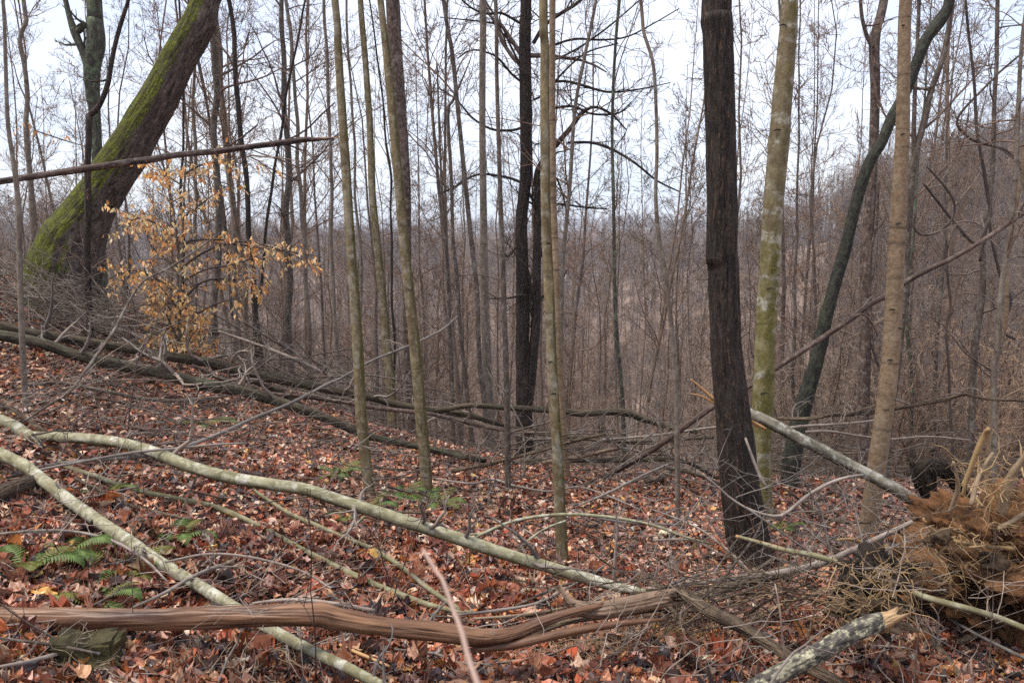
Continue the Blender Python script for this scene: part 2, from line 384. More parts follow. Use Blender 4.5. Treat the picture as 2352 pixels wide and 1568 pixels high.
def leafmat(name, rough=.5, trans=0.0):
    m, n, b = newmat(name)
    a = N(n, 'ShaderNodeAttribute', attribute_name='col'); t = N(n, 'ShaderNodeTexCoord'); no = N(n, 'ShaderNodeTexNoise')
    no.inputs['Scale'].default_value = 60; no.inputs['Detail'].default_value = 3; n.links.new(t.outputs['Object'], no.inputs[0])
    col = mix(n, mathn(n, 'MULTIPLY', ramp(n, no.outputs[0], .4, .75), .5), a.outputs['Color'], mix(n, 1.0, a.outputs['Color'], (.45, .38, .36), 'MULTIPLY'))
    n.links.new(col, b.inputs['Base Color']); b.inputs['Roughness'].default_value = rough; b.inputs['Specular IOR Level'].default_value = .4
    if trans:
        tb = N(n, 'ShaderNodeBsdfTranslucent'); ms = N(n, 'ShaderNodeMixShader'); ms.inputs[0].default_value = trans
        n.links.new(col, tb.inputs[0]); n.links.new(b.outputs[0], ms.inputs[1]); n.links.new(tb.outputs[0], ms.inputs[2])
        n.links.new(ms.outputs[0], n.nodes['Material Output'].inputs[0])
    return m
M_leaf = leafmat('dead_leaf', .36); M_beech = leafmat('beech_leaf', .6, .4); M_fern = leafmat('fern_green', .5, .25)

def ground_mat():
    m, n, b = newmat('leaf_covered_ground')
    t = N(n, 'ShaderNodeTexCoord'); vo = N(n, 'ShaderNodeTexVoronoi'); vo.inputs['Scale'].default_value = 16
    no = N(n, 'ShaderNodeTexNoise'); no.inputs['Scale'].default_value = .6; no.inputs['Detail'].default_value = 8
    n.links.new(t.outputs['Object'], vo.inputs[0]); n.links.new(t.outputs['Object'], no.inputs[0])
    c = ramp(n, N(n, 'ShaderNodeSeparateColor').outputs[0], 0, 1)
    sp = N(n, 'ShaderNodeSeparateColor'); n.links.new(vo.outputs['Color'], sp.inputs[0])
    col = mix(n, sp.outputs[0], (.045, .025, .018), (.24, .125, .075)); col = mix(n, mathn(n, 'MULTIPLY', sp.outputs[1], .4), col, (.36, .22, .13))
    col = mix(n, ramp(n, no.outputs[0], .4, .65), col, mix(n, 1.0, col, (.6, .55, .55), 'MULTIPLY'))
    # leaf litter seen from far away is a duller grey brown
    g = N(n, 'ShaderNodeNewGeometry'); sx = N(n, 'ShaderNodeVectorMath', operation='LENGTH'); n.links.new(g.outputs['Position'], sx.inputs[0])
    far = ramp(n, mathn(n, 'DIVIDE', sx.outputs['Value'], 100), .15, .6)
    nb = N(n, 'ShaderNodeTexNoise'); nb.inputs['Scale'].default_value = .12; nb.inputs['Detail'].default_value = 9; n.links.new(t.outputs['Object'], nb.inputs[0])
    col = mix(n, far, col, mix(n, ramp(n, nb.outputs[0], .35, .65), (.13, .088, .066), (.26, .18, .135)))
    n.links.new(col, b.inputs['Base Color']); b.inputs['Roughness'].default_value = .9
    bp = N(n, 'ShaderNodeBump'); bp.inputs['Strength'].default_value = .8; bp.inputs['Distance'].default_value = .03
    n.links.new(vo.outputs['Distance'], bp.inputs['Height']); n.links.new(bp.outputs[0], b.inputs['Normal'])
    return m
M_ground = ground_mat()

# ------------------------------------------------------------------ ground (one polar sheet to the horizon)
rad = np.concatenate([np.arange(0.3, 16, .12), np.geomspace(16, 1150, 170)])
ang = np.radians(np.concatenate([np.arange(-180, -50, 6), np.arange(-50, 50, .5), np.arange(50, 180, 6)]))
RR, AA = np.meshgrid(rad, ang, indexing='ij'); X = RR * np.sin(AA); Yg = RR * np.cos(AA); Z = H(X, Yg)
V = np.stack([X, Yg, Z], -1).reshape(-1, 3); nr, na = RR.shape
i = np.arange(nr - 1)[:, None] * na; j = np.arange(na)[None]; j2 = (j + 1) % na
f = np.stack([i + j, i + na + j, i + na + j2, i + j2], -1).reshape(-1, 4)
cc = len(V); V = np.vstack([V, [0, 0, hz(0, 0)]]); f3 = np.stack([np.full(na, cc), np.arange(na), (np.arange(na) + 1) % na], -1)
g = link('ground', make_mesh('ground', V, [f, f3], M_ground)); tag(g, 'forest floor falling away into a wooded valley', 'ground', kind='structure')

# ------------------------------------------------------------------ leaf litter
def leaf_templates():
    T = []
    def fan(out):
        out = np.array(out, float); k = len(out); mid = np.array([[0.5, 0.0]])
        V_ = np.vstack([out, mid]); Ff = np.array([[k, a_, (a_ + 1) % k] for a_ in range(k)]); return V_, Ff
    # pointed oval
    xs = np.linspace(0, 1, 6); wv = .27 * np.sin(np.pi * xs ** .85)
    T.append(fan([(x, w_) for x, w_ in zip(xs, wv)] + [(x, -w_) for x, w_ in list(zip(xs, wv))[-2:0:-1]]))
    # oak: rounded lobes
    up_ = [(0, .02), (.12, .10), (.2, .24), (.3, .10), (.42, .32), (.52, .13), (.64, .34), (.72, .14), (.86, .22), (1, 0)]
    T.append(fan(up_ + [(x, -y) for x, y in up_[-2::-1]]))
    # maple: pointed lobes
    mp_ = [(0, .0), (.12, .22), (.05, .42), (.3, .34), (.42, .62), (.54, .3), (.74, .34), (.72, .16), (1, 0)]
    T.append(fan(mp_ + [(x, -y) for x, y in mp_[-2:0:-1]]))
    # broad oval, ragged
    xs = np.linspace(0, 1, 8); wv = .38 * np.sin(np.pi * xs ** .8) * np.array([1, .9, 1.1, .92, 1.08, .9, 1.1, 1])
    T.append(fan([(x, w_) for x, w_ in zip(xs, wv)] + [(x, -w_) for x, w_ in list(zip(xs, wv))[-2:0:-1]]))
    # simple quad leaf
    T.append((np.array([[0, 0], [.45, .28], [1, 0], [.5, -.25]], float), np.array([[0, 1, 2], [0, 2, 3]])))
    return T
def strip_leaf(xs, wd, sh=None):
    k = len(xs); sh = sh or [0] * k; V_ = []; 
    for x_, w_, h_ in zip(xs, wd, sh): V_ += [(x_ + h_, w_), (x_ + h_ * .5, w_ * .5), (x_, 0), (x_ + h_ * .5, -w_ * .5), (x_ + h_, -w_)]
    Ff = []
    for a_ in range(k - 1):
        for b_ in range(4):
            p = a_ * 5 + b_; Ff += [(p, p + 1, p + 6), (p, p + 6, p + 5)]
    return np.array(V_, float), np.array(Ff)
LT = leaf_templates()
xs_ = np.linspace(0, 1, 7)
LT += [strip_leaf(xs_, .26 * np.sin(np.pi * xs_ ** .85)), strip_leaf(xs_, .36 * np.sin(np.pi * xs_ ** .8)),
       strip_leaf([0, .1, .2, .3, .42, .52, .64, .74, .86, 1], [.01, .10, .25, .11, .33, .14, .36, .15, .20, 0]),
       strip_leaf([0, .08, .22, .34, .44, .56, .70, .80, 1], [.01, .24, .46, .30, .58, .26, .34, .14, 0], [0, -.08, -.1, .02, .12, .02, .12, 0, 0])]
PAL = np.array([(.27, .090, .046), (.37, .155, .090), (.46, .25, .155), (.17, .060, .040), (.55, .36, .25), (.40, .145, .045),
                (.100, .056, .046), (.065, .045, .045), (.62, .47, .36), (.52, .29, .08), (.33, .085, .035), (.34, .22, .175)])
PW = np.array([.16, .15, .11, .12, .06, .05, .13, .10, .03, .015, .07, .04])
def leaf_mesh(name, pos, size, shape, tilt, mat, pal=PAL, pw=PW, curl=.5, normal=None, quatdirs=None):
    Vs, Fd, Cs, off = [], [], [], 0; m_all = len(pos)
    colr = (1.12 if quatdirs is None else 1) * pal[rng.choice(len(pal), m_all, p=pw / pw.sum())] * rng.uniform(.65, 1.3, (m_all, 1)) * rng.uniform(.92, 1.08, (m_all, 3))
    if quatdirs is None:
        X_, Y_ = pos[:, 0], pos[:, 1]; dm = np.sin(X_ * 2.1 + 2 * np.sin(Y_ * 1.3)) * np.cos(Y_ * 2.7 + np.sin(X_ * 1.9)) + .6 * np.sin(X_ * 7 + Y_ * 3) * np.sin(Y_ * 8 - X_ * 2)
        colr *= np.clip(.92 + .28 * dm, .5, 1.3)[:, None]
    for k in range(len(LT)):
        idx = np.where(shape == k)[0]
        if not len(idx): continue
        T, Ff = LT[k]; m = len(idx); s = size[idx][:, None]
        x = (T[None, :, 0] - .5) * s; y = T[None, :, 1] * s
        c1 = np.clip(rng.normal(0, curl, (m, 1)), -.9, .9); c2 = np.clip(rng.normal(0, curl, (m, 1)), -.9, .9); fo = rng.normal(.15, .3, (m, 1))
        rollk = 3.2 if k >= 5 else 2.0
        z = c1 * x * x / s + c2 * y * y / s * rollk + fo * np.abs(y) + rng.normal(0, .035, (m, T.shape[0])) * s
        if k >= 5: y = y * (1 - np.clip(np.abs(c2) * .25, 0, .5)); z += .05 * s * np.sin(x / s * 11 + c1 * 9) * np.sign(y) * (np.abs(y) / s)
        L = np.stack([x, y, z], -1)
        if quatdirs is not None: L[..., 1] *= .62
        if quatdirs is None:
            yaw = rng.uniform(0, 2 * np.pi, m); tl = rng.normal(0, 1, m) * tilt[idx]; ro = rng.normal(0, 1, m) * tilt[idx]
            cz, sz = np.cos(yaw), np.sin(yaw); cx, sx_ = np.cos(tl), np.sin(tl); cy, sy = np.cos(ro), np.sin(ro)
            O = np.zeros(m); I = np.ones(m)
            Rz = np.stack([cz, -sz, O, sz, cz, O, O, O, I], -1).reshape(m, 3, 3)
            Rx = np.stack([I, O, O, O, cx, -sx_, O, sx_, cx], -1).reshape(m, 3, 3)
            Ry = np.stack([cy, O, sy, O, I, O, -sy, O, cy], -1).reshape(m, 3, 3)
            M = Rz @ Ry @ Rx
        else:
            d = quatdirs[idx]; rr_ = rng.normal(0, 1, (m, 3)); n_ = np.cross(d, rr_); n_ /= np.linalg.norm(n_, axis=1, keepdims=True)
            M = np.stack([d, np.cross(n_, d), n_], -1)
        W_ = np.einsum('mij,mkj->mki', M, L) + pos[idx][:, None, :]
        Vs.append(W_.reshape(-1, 3)); Cs.append(np.repeat(colr[idx], T.shape[0], 0))
        Fd.append((Ff[None] + (np.arange(m) * T.shape[0])[:, None, None] + off).reshape(-1, 3)); off += m * T.shape[0]
    C4 = np.concatenate(Cs); C4 = np.column_stack([C4, np.ones(len(C4))])
    return make_mesh(name, np.concatenate(Vs), Fd, mat, {'col': ('FLOAT_COLOR', C4)}, smooth=False)

def scatter(n, d0, d1, p, azmax=37):
    t = rng.uniform(0, 1, n); d = (d0 ** p + t * (d1 ** p - d0 ** p)) ** (1 / p); a = np.radians(rng.uniform(-azmax, azmax, n))
    return d * np.sin(a), d * np.cos(a)
pos, size, shp, til = [], [], [], []
for n_, d0, d1, p, s0, s1, big in ((2400, 1.9, 3.1, 1.8, .07, .11, 2), (30000, 1.7, 4.6, 1.6, .035, .085, 1), (95000, 3.8, 14, 1.25, .03, .070, 0), (22000, 9, 24, 1.5, .05, .09, 0)):
    x, y = scatter(n_, d0, d1, p); s = rng.uniform(s0, s1, n_)
    if big == 1: s = np.where(rng.uniform(0, 1, n_) < .10, s * 1.6, s)
    z = H(x, y) + rng.uniform(0.0, .03, n_) + s * .12
    pos.append(np.stack([x, y, z], -1)); size.append(s)
    shp.append(rng.choice([5, 6, 7, 8], n_, p=[.36, .26, .22, .16]) if big else rng.choice(5, n_, p=[.28, .1, .1, .22, .3])); til.append(np.where(rng.uniform(0, 1, n_) < .2, .85, .38))
me = leaf_mesh('leaf_litter', np.concatenate(pos), np.concatenate(size), np.concatenate(shp), np.concatenate(til), M_leaf, curl=.7)
tag(link('leaf_litter', me), 'fallen red brown leaves carpeting the forest floor', 'leaf litter', kind='stuff')

# ------------------------------------------------------------------ standing trees traced from the photograph
def tree(name, label, s, mat, Y=None, lean=0.0, h=14, group=None, sides=14, crown=None, extra=None, step=.07, lumps=.06, ridge=0, twmat=None, wob=0, rf=4, knots=None, crack=0.0, cf=2.2, cl=.5):
    pts = spec(s)
    if Y is None:
        b = onground(pts[-1][0], pts[-1][1]); Y = b[1]
    P, Rr = [], []
    vb = pts[-1][1]
    for (u, v, wd) in pts:
        p = at(u, v, Y + lean * (vb - v) / 1000.0); P.append(p); Rr.append(wd / 2 / F * depth(p))
    P = P[::-1]; Rr = Rr[::-1]
    gz = hz(P[0][0], P[0][1])
    if P[0][2] > gz + .25:
        d = unit(P[0] - P[1]); d = unit(d + np.array([0, 0, -1.5])); k = (P[0][2] - gz + .2) / max(-d[2], .3)
        P.insert(0, P[0] + d * k); Rr.insert(0, Rr[0] * 1.15)
    else:
        P.insert(0, P[0] + np.array([0, 0, -.18])); Rr.insert(0, Rr[0] * 1.45)
    # continue above the frame
    top = P[-1]; d = unit(P[-1] - P[-2]); d = unit(d + np.array([0, 0, .2])); rest = h - (top[2] - P[0][2])
    n0 = len(P)
    if rest > .5:
        for k in range(1, 4):
            d = unit(d + np.array([random.uniform(-.06, .06), random.uniform(-.06, .06), .1])); P.append(P[-1] + d * rest / 3); Rr.append(Rr[n0 - 1] * (1 - k * .3))
    P = np.array(P); Rr = np.array(Rr); o = P[0].copy(); o[2] = gz
    root = empty(name, o, label, 'tree', group)
    _, C, cr = thick('trunk', P, Rr, mat, root, o, sides=sides, lumps=lumps, ridge=ridge, step=step, seed=random.uniform(0, 50), wob=wob, rf=rf, crack=crack, cf=cf, cl=cl)
    polys = []
    rg = np.random.default_rng(abs(hash(s)) % 1 + int(pts[0][0] * 7 + pts[-1][0]))
    c = dict(t0=.55, t1=.97, n=14, length=2.2, elev=(20, 65), levels=2, nsub=5)
    if crown: c.update(crown)
    if c['n']: polys += grow(C, cr, rg, **c)
    if extra:
        for gl in extra(C, cr, rg, o): tubes('limb', [(p - o, r) for p, r in gl], mat, 6, root)
    for (u, v) in (knots or []):
        k = int(np.argmin([abs(p[1] - v) for p in pts])); yk = Y - pts[k][2] / 2 / F * depth(at(u, v, Y)) * .96; hw = pts[k][2] * .22
        q = [at(u + hw * math.cos(t_), v - hw * .45 * math.sin(t_) + hw * .1, yk + .004 * abs(math.cos(t_))) for t_ in np.linspace(0, math.pi, 9)]
        tubes('knot', [(np.array(q) - o, np.array([.0012, .003, .0045, .005, .005, .005, .0045, .003, .0012]))], B_black, 6, root)
    if polys: tubes('crown', [(p - o, r) for p, r in polys], twmat or B_twig, 4, root)
    return root, C, cr

def limb_list(specs, Y, rg_seed, twigs=5, tl=.5):
    """traced limbs (u,v,w) lists at depth Y -> polys with side twigs"""
    rg = np.random.default_rng(rg_seed); res = []
    for q in specs:
        yy = Y
        if isinstance(q, tuple): q, yy = q
        P, Rr = path(q, Y=yy); C = catmull(np.column_stack([P, Rr]), max(8, 3 * len(P)))
        res.append([(C[:, :3], np.maximum(C[:, 3], .0025))])
        if twigs: res[-1] += grow(C[:, :3], C[:, 3], rg, t0=.15, t1=1, n=twigs, length=tl, elev=(-20, 70), levels=1, nsub=4, taperlen=.3, curl=.3, up=.2)
    return res

GT = 'slim trunks standing in the clearing'
moss = "560,-170,56 512,-80,58 488,-30,60 473,0,62 459,50,72 430,100,76 404,150,76 379,200,82 351,250,84 321,300,86 292,350,91 259,400,94 229,450,98 198,500,112 170,550,136 155,600,156 143,660,168 130,738,188"
tree('leaning_mossy_tree', 'thick tree leaning right with bright green moss down its left side', moss, B_moss, Y=9.0, h=11, sides=72, ridge=.06, rf=9, lumps=.05, step=.04, crack=.06, cf=7, cl=2.2, crown=dict(n=10, t0=.75, length=3))
tree('lichen_tree', 'dark upright trunk blotched with green lichen behind the leaning mossy tree',
     "216,-10,32 218,50,36 219,105,41 212,150,38 212,200,32 218,260,25 222,320,23 224,400,24 226,520,26", B_lichen, Y=10.2, h=13, sides=18, ridge=.08,
     extra=lambda C, cr, rg, o: limb_list(["200,150,18 188,115,17 172,75,20 160,40,14 148,-10,12", "172,78,14 186,66,17 196,52,15"], 10.15, 3, 2))
tree('broken_top_tree', 'thin dark trunk bending into one crooked limb before the leaning mossy tree',
     "205,262,15 203,330,13 201,420,14 203,480,16 200,560,15 202,650,15 204,745,18", B_dark, Y=7.9, h=1, crown=dict(n=3, t0=.3, length=.5, levels=1),
     extra=lambda C, cr, rg, o: limb_list(["203,266,13 218,255,15 232,235,13 247,195,13 255,150,12 264,105,11 276,60,11 295,0,9 300,-30,9"], 7.9, 3, 2))
tree('thin_tree', 'very thin grey sapling rising beside the left edge of the clearing', "6,-10,7 12,120,8 18,280,9 32,380,10 42,480,11 46,640,12 52,800,13 60,940,15", B_grey, Y=None, h=7, crown=dict(n=8, t0=.35, length=.7, levels=1))
GL = 'bare trees behind the leaning mossy tree'
far_l = [
 ('crooked grey trunk with a kink near its top left of the lichen tree', "52,-10,9 62,50,10 49,95,10 57,175,10 66,300,11 72,420,11 75,560,12 78,700,12", B_grey, 13),
 ('dark straight trunk just left of the paler twin beyond the golden beech leaves', "491,-10,14 492,200,15 495,350,16 499,500,16 490,740,17", B_brown, 12.5),
 ('grey trunk curving beside a darker twin beyond the golden beech leaves', "492,-10,11 505,150,12 520,325,13 533,500,14 542,740,15", B_grey, 13.5),
 ('dark slim trunk leaning left above the right tip of the beech branches', "525,-10,10 538,100,11 550,250,12 565,450,12 580,600,13 592,790,14", B_dark, 12),
 ('straight greyish pole right of the dark leaning trunk behind the broken pole tip', "657,-10,8 672,150,8 685,350,9 697,550,10 712,790,11", B_grey, 13),
 ('spindly dark stem slanting left behind the splintered pole tip', "692,40,5 665,175,6 645,325,6 620,475,7 600,625,7 588,760,8", B_dark, 12),
 ('brown trunk with rough bark straight below the pole tip', "648,-10,10 652,150,12 660,350,14 660,500,15 665,770,16", B_brown, 14),
 ('thin pole close left of the two tall olive trunks', "744,-10,7 750,175,8 760,400,8 765,625,9 776,850,9", B_grey, 11.5),
 ('hair thin dark stem behind the upper beech leaves', "420,180,5 418,450,6 420,620,6 424,760,7", B_dark, 13),
 ('dull grey stem behind the middle of the beech leaves', "443,120,7 446,300,8 449,500,8 453,760,9", B_grey, 14),
 ('slight stem running just right of the first olive trunk', "795,-10,5 806,200,6 816,400,6 824,600,7 832,860,8", B_grey, 12),
 ('dark wiry stem between the second and third olive trunks', "872,190,4 892,350,5 899,550,5 903,780,6 905,940,6", B_dark, 12),
]
for k, (lb, s, m_, yy) in enumerate(far_l):
    tree('bare_tree', lb, s, m_, Y=yy, h=13 + k % 3, group=GL, sides=9, step=.15, crown=dict(n=16, t0=.25, length=1.7, levels=2, nsub=4, elev=(25, 65)), twmat=B_twig, wob=.05)

tree('olive_trunk_tree', 'tall olive grey trunk bowing left, its foot by the fern left of the log', "768,-10,17 776,100,18 782,200,19 792,350,21 800,480,22 808,600,23 816,700,24 822,800,25 828,930,26 838,1040,26 850,1140,28", B_olive, h=9, group=GT, crown=dict(n=8, t0=.72), twmat=B_twig)
tree('olive_trunk_tree', 'trunk dark brown above and olive below, between the two olive trunks', "827,-10,13 840,150,14 850,300,15 855,440,17 862,520,18 875,650,19 887,780,20 896,880,21 902,1000,22", B_olive, Y=9.2, h=10, group=GT, crown=dict(n=8, t0=.7), twmat=B_twig)
tree('olive_trunk_tree', 'olive trunk leaning left whose foot stands beside the largest green fern', "873,-10,15 885,100,17 895,200,19 907,325,21 918,450,22 928,560,23 938,650,24 950,770,25 960,880,26 972,1010,27 981,1130,28", B_olive, h=9, group=GT, crown=dict(n=8, t0=.72), twmat=B_twig)
tree('scaly_tree', 'dark reddish scaly trunk close behind the olive trunk with the fern', "901,-10,32 906,90,31 919,240,28 926,325,24 933,450,22 934,600,21 935,700,21 940,886,22 950,1003,24", B_red, Y=10.5, h=13, ridge=.06, crown=dict(n=10, t0=.6))
tree('pale_pole_tree', 'straight pale grey trunk left of the thin brown one near the centre', "1108,-10,15 1108,150,15 1108,300,15 1110,450,16 1112,600,18 1116,770,20 1122,900,22 1127,1018,24", B_grey, Y=10.0, h=13, group=GT, crown=dict(n=10, t0=.6), twmat=B_twig)
tree('slender_tree', 'slender dark stem bending right down to the leaves beside the pale grey trunk', "1017,-10,9 1027,60,9 1039,125,10 1054,275,10 1069,425,11 1084,565,11 1096,675,11 1099,780,11 1103,850,12 1112,920,12 1119,1030,14", B_brown, Y=9.4, h=12, group=GT, crown=dict(n=12, t0=.3, length=1.4))
tree('slender_tree', 'slender stem hooked at its broken top left of the dark bending stem', "1038,236,7 1029,250,8 1031,320,8 1036,400,8 1041,550,8 1050,640,9 1057,760,9 1064,820,9 1074,920,10 1087,1030,11", B_brown, Y=9.6, h=5, group=GT, crown=dict(n=6, t0=.3, length=.9))
tree('slender_tree', 'straight thin brown trunk standing alone in front of the dark fork tree', "1138,-10,9 1141,175,9 1146,350,10 1151,500,11 1156,650,12 1161,800,13 1165,950,14 1167,1128,16", B_brown, h=9, group=GT, crown=dict(n=8, t0=.5, length=1.4))
tree('slender_tree', 'pencil thin stem with a broken tip left of the hooked stem', "1004,145,4 1009,300,5 1016,450,6 1026,600,7 1033,740,7 1038,850,7 1042,1006,8", B_brown, Y=9.6, h=4, group=GT, crown=dict(n=6, t0=.3, length=.7))
cen_limbs = ["1205,290,7.0 1185,298,6.2 1154,300,6.2 1124,295,5.5 1084,270,4.7 1049,230,3.9 1005,200,3.1", "1208,425,7.0 1180,412,6.2 1150,405,6.2 1105,400,5.5 1070,412,4.7 1040,432,4.7 1010,445,3.9",
 "1206,195,6.2 1175,170,5.5 1150,140,5.5 1130,125,4.7 1085,115,3.9 1050,135,3.1", "1205,60,7.0 1180,45,6.2 1150,30,6.2 1120,32,5.5 1085,20,4.7 1050,-10,3.9", "1200,160,5.5 1170,100,4.7 1150,60,4.7 1105,50,3.9 1060,45,3.1 1010,40,2.3",
 "1232,430,15.6 1236,390,14.0 1262,350,12.5 1284,325,12.5 1314,290,10.9 1335,262,9.4 1364,246,7.0 1404,262,5.5 1440,300,3.1", "1304,328,6.2 1359,328,6.2 1409,345,6.2 1459,375,5.5 1509,415,4.7 1560,440,3.1",
 "1225,100,9.4 1250,60,8.6 1290,30,8.6 1320,12,7.8 1345,-10,7.0", "1262,250,7.8 1290,246,7.0 1320,245,6.2 1360,262,5.5 1420,260,4.7 1450,235,3.1", "1262,190,7.0 1300,187,6.2 1350,200,6.2 1400,212,5.5 1470,205,3.9 1540,190,2.3",
 "1268,105,5.5 1320,90,5.5 1380,92,4.7 1440,85,3.9 1500,55,3.1 1560,20,2.3", "1268,468,5.5 1300,470,5.5 1340,476,4.7 1395,480,3.9", "1208,440,6.2 1222,455,7.0 1232,490,7.8",
 "1212,500,4.7 1190,560,4.7 1165,590,3.9 1150,560,3.1", "1270,140,4.7 1330,110,4.7 1400,60,3.9 1470,0,3.1", "1225,230,5.5 1250,215,5.5 1300,160,4.7 1350,120,3.9 1420,100,3.1"]
tree('dark_fork_tree', 'large dark tree with twin trunks and wide crooked limbs in the centre', "1208,-10,25 1206,70,27 1206,125,28 1208,250,27 1208,400,28 1202,460,27 1197,520,28 1200,650,30 1200,720,31 1201,820,33 1204,953,37 1206,1030,44", B_dark, Y=11.0, h=15, sides=36, crack=.15, cf=4, cl=1.5, ridge=.12, lumps=.08, crown=dict(n=14, t0=.35, length=2.0, elev=(-5, 60)),
     extra=lambda C, cr, rg, o: limb_list(cen_limbs + ["1204,960,24 1217,900,22 1226,800,22 1232,720,21 1233,600,19 1235,500,17 1234,430,17"], [11.0, 10.9], 5, 9, .9))
tree('twin_stem_tree', 'front trunk of the olive pair right of centre, its foot low in the leaves', "1248,-10,20 1251,100,20 1251,200,21 1252,350,22 1254,500,23 1258,600,23 1262,686,24 1267,820,24 1272,920,25 1279,1020,25 1284,1120,26 1288,1211,27 1293,1298,29", B_olive, knots=[(1265, 832), (1258, 560), (1272, 905)], h=8.5, group=GT, crown=dict(n=8, t0=.75), twmat=B_twig)
tree('twin_stem_tree', 'hidden rear trunk of the olive pair right of centre', "1269,-10,14 1269,250,14 1271,450,15 1276,600,16 1281,750,17 1289,920,18 1296,1030,18 1301,1105,20", B_tan, h=9.5, group=GT, crown=dict(n=8, t0=.7), twmat=B_twig)
tree('slender_tree', 'thin mottled stem behind the gap between the olive pair and the dark pole', "1424,-10,7 1411,150,7 1406,300,7 1409,450,8 1411,600,8 1413,700,9 1418,790,9 1430,925,10", B_lichen, Y=10.5, h=13, group=GT, crown=dict(n=16, t0=.25, length=1.8))
tree('slender_tree', 'wavy thin grey stem with its foot in the leaves near the pale shell', "1471,-10,8 1479,75,8 1499,140,8 1506,225,8 1509,350,8 1506,450,9 1514,550,10 1529,630,10 1541,740,11 1550,850,11 1554,953,12 1556,1086,12 1557,1211,13", B_grey, h=8.5, group=GT, crown=dict(n=9, t0=.45, length=1.3))
tree('slender_tree', 'slanting thin grey tree fanning up right of the olive pair', "1371,-10,7 1344,125,8 1321,250,8 1309,425,9 1293,600,9 1289,760,10 1287,960,11", B_grey, Y=10.8, h=13, group=GT, crown=dict(n=22, t0=.2, length=2.0), twmat=B_twig)
tree('charcoal_trunk_tree', 'thick blackish trunk with ringed knobs, the widest straight one on the right', "1647,-20,66 1646,30,69 1646,50,72 1649,80,69 1652,200,68 1656,330,69 1658,480,69 1658,580,70 1659,596,72 1662,615,69 1666,780,71 1672,850,73 1680,920,77 1690,1020,84 1700,1120,90 1713,1215,93 1726,1292,100", B_dark, h=9, sides=72, crack=.07, cf=7, cl=2.5, ridge=.04, rf=9, lumps=.035, step=.035, group=GT, crown=dict(n=8, t0=.8))
tree('yellow_green_tree', 'yellow green mossy trunk with pale rings just right of the blackish trunk', "1814,-20,37 1808,100,41 1798,215,44 1790,325,46 1780,425,46 1773,525,46 1768,625,46 1762,700,46 1759,780,47 1755,853,47 1751,953,47 1748,1053,43 1752,1130,41 1757,1200,44", B_yellow, Y=5.9, h=9, knots=[(1787, 301), (1771, 665), (1798, 60), (1757, 905)], sides=26, lumps=.04, step=.05, group=GT, crown=dict(n=8, t0=.8))
tree('curving_black_tree', 'black mossy trunk curving away to the upper right', "2186,-20,22 2176,20,24 2158,48,29 2138,75,26 2123,100,25 2098,165,24 2078,215,24 2048,270,24 2026,325,24 1998,370,25 1978,425,26 1958,500,26 1943,565,28 1923,635,28 1898,725,29 1885,790,31 1868,853,33 1848,920,37 1830,1000,40 1816,1070,42 1812,1150,42 1817,1218,48", B_black, Y=7.0, h=7, sides=24, lumps=.08, ridge=.05, step=.05, crown=dict(n=6, t0=.8))
tree('russet_tree', 'russet brown trunk forked near the frame top between the black curve and tan trunk', "2032,-10,19 2015,60,20 2008,105,24 2010,200,21 2008,300,21 2003,400,22 1998,480,24 1990,575,26 1988,700,26 1985,853,27 1981,986,27 1974,1103,28 1970,1195,31", B_red, Y=8.2, h=11, sides=18, ridge=.06, crown=dict(n=8, t0=.6),
     extra=lambda C, cr, rg, o: limb_list(["2004,108,12 1990,80,10 1980,40,9 1975,-15,8", "2018,420,6 2012,520,7 1996,600,8 2000,740,8 2005,800,7 2022,850,7"], 8.15, 8, 3))
tree('tan_trunk_tree', 'smooth tan trunk with dark eye shaped knots, right of the russet trunk', "2081,-10,27 2076,150,28 2073,300,30 2068,400,33 2063,500,34 2058,600,36 2053,700,37 2045,820,38 2035,920,39 2021,1020,40 2008,1110,41 1992,1235,46", B_tan, h=9, knots=[(2050, 713), (2064, 756), (2045, 829), (2040, 943), (2075, 310), (2066, 515), (2076, 60)], sides=24, lumps=.035, step=.05, crown=dict(n=8, t0=.75), twmat=B_twig)
tree('forked_sapling', 'brown sapling forking into two arms behind the tan trunk', "2188,-10,9 2183,30,10 2168,125,12 2138,210,13 2123,280,14 2103,350,15 2093,425,16 2086,520,15 2075,700,15 2060,850,16 2040,1000,16 2030,1200,18", B_brown, Y=7.8, h=9, crown=dict(n=10, t0=.35, length=1.3),
     extra=lambda C, cr, rg, o: limb_list(["2100,365,12 2099,300,11 2102,200,10 2108,80,9 2112,-15,9"], 7.8, 8, 3))
GR = 'bare stems in the tangle at the right'
right = [
 ('pale sapling bending left near the frame edge in front of the tangle', "2352,90,8 2340,200,9 2333,350,10 2323,500,11 2303,650,12 2294,780,12 2287,853,12 2284,990,13 2280,1080,14", B_grey, 6.8),
 ('second pale sapling hugging the first one by the frame edge', "2356,300,8 2343,425,9 2320,560,9 2312,650,10 2300,780,10 2283,900,10 2270,1080,11", B_tan, 7.2),
 ('jagged brown stem left of the two pale saplings', "2290,-10,9 2288,50,9 2284,200,9 2283,325,10 2272,450,11 2262,550,12 2253,700,14 2240,800,16 2235,853,16 2231,920,15 2225,1060,16", B_brown, 8.6),
 ('straight dim stem in the tangle halfway between tan trunk and jagged stem', "2170,480,7 2165,600,8 2150,780,9 2145,1000,10", B_brown, 11),
 ('mossy thin stem just behind the tan trunk in the tangle', "2090,640,7 2080,740,8 2092,840,9 2092,1000,9", B_lichen, 10),
 ('dim stem between the black curving trunk and the yellow green one', "1830,560,6 1826,700,7 1822,900,8 1830,1060,9", B_brown, 10),
]
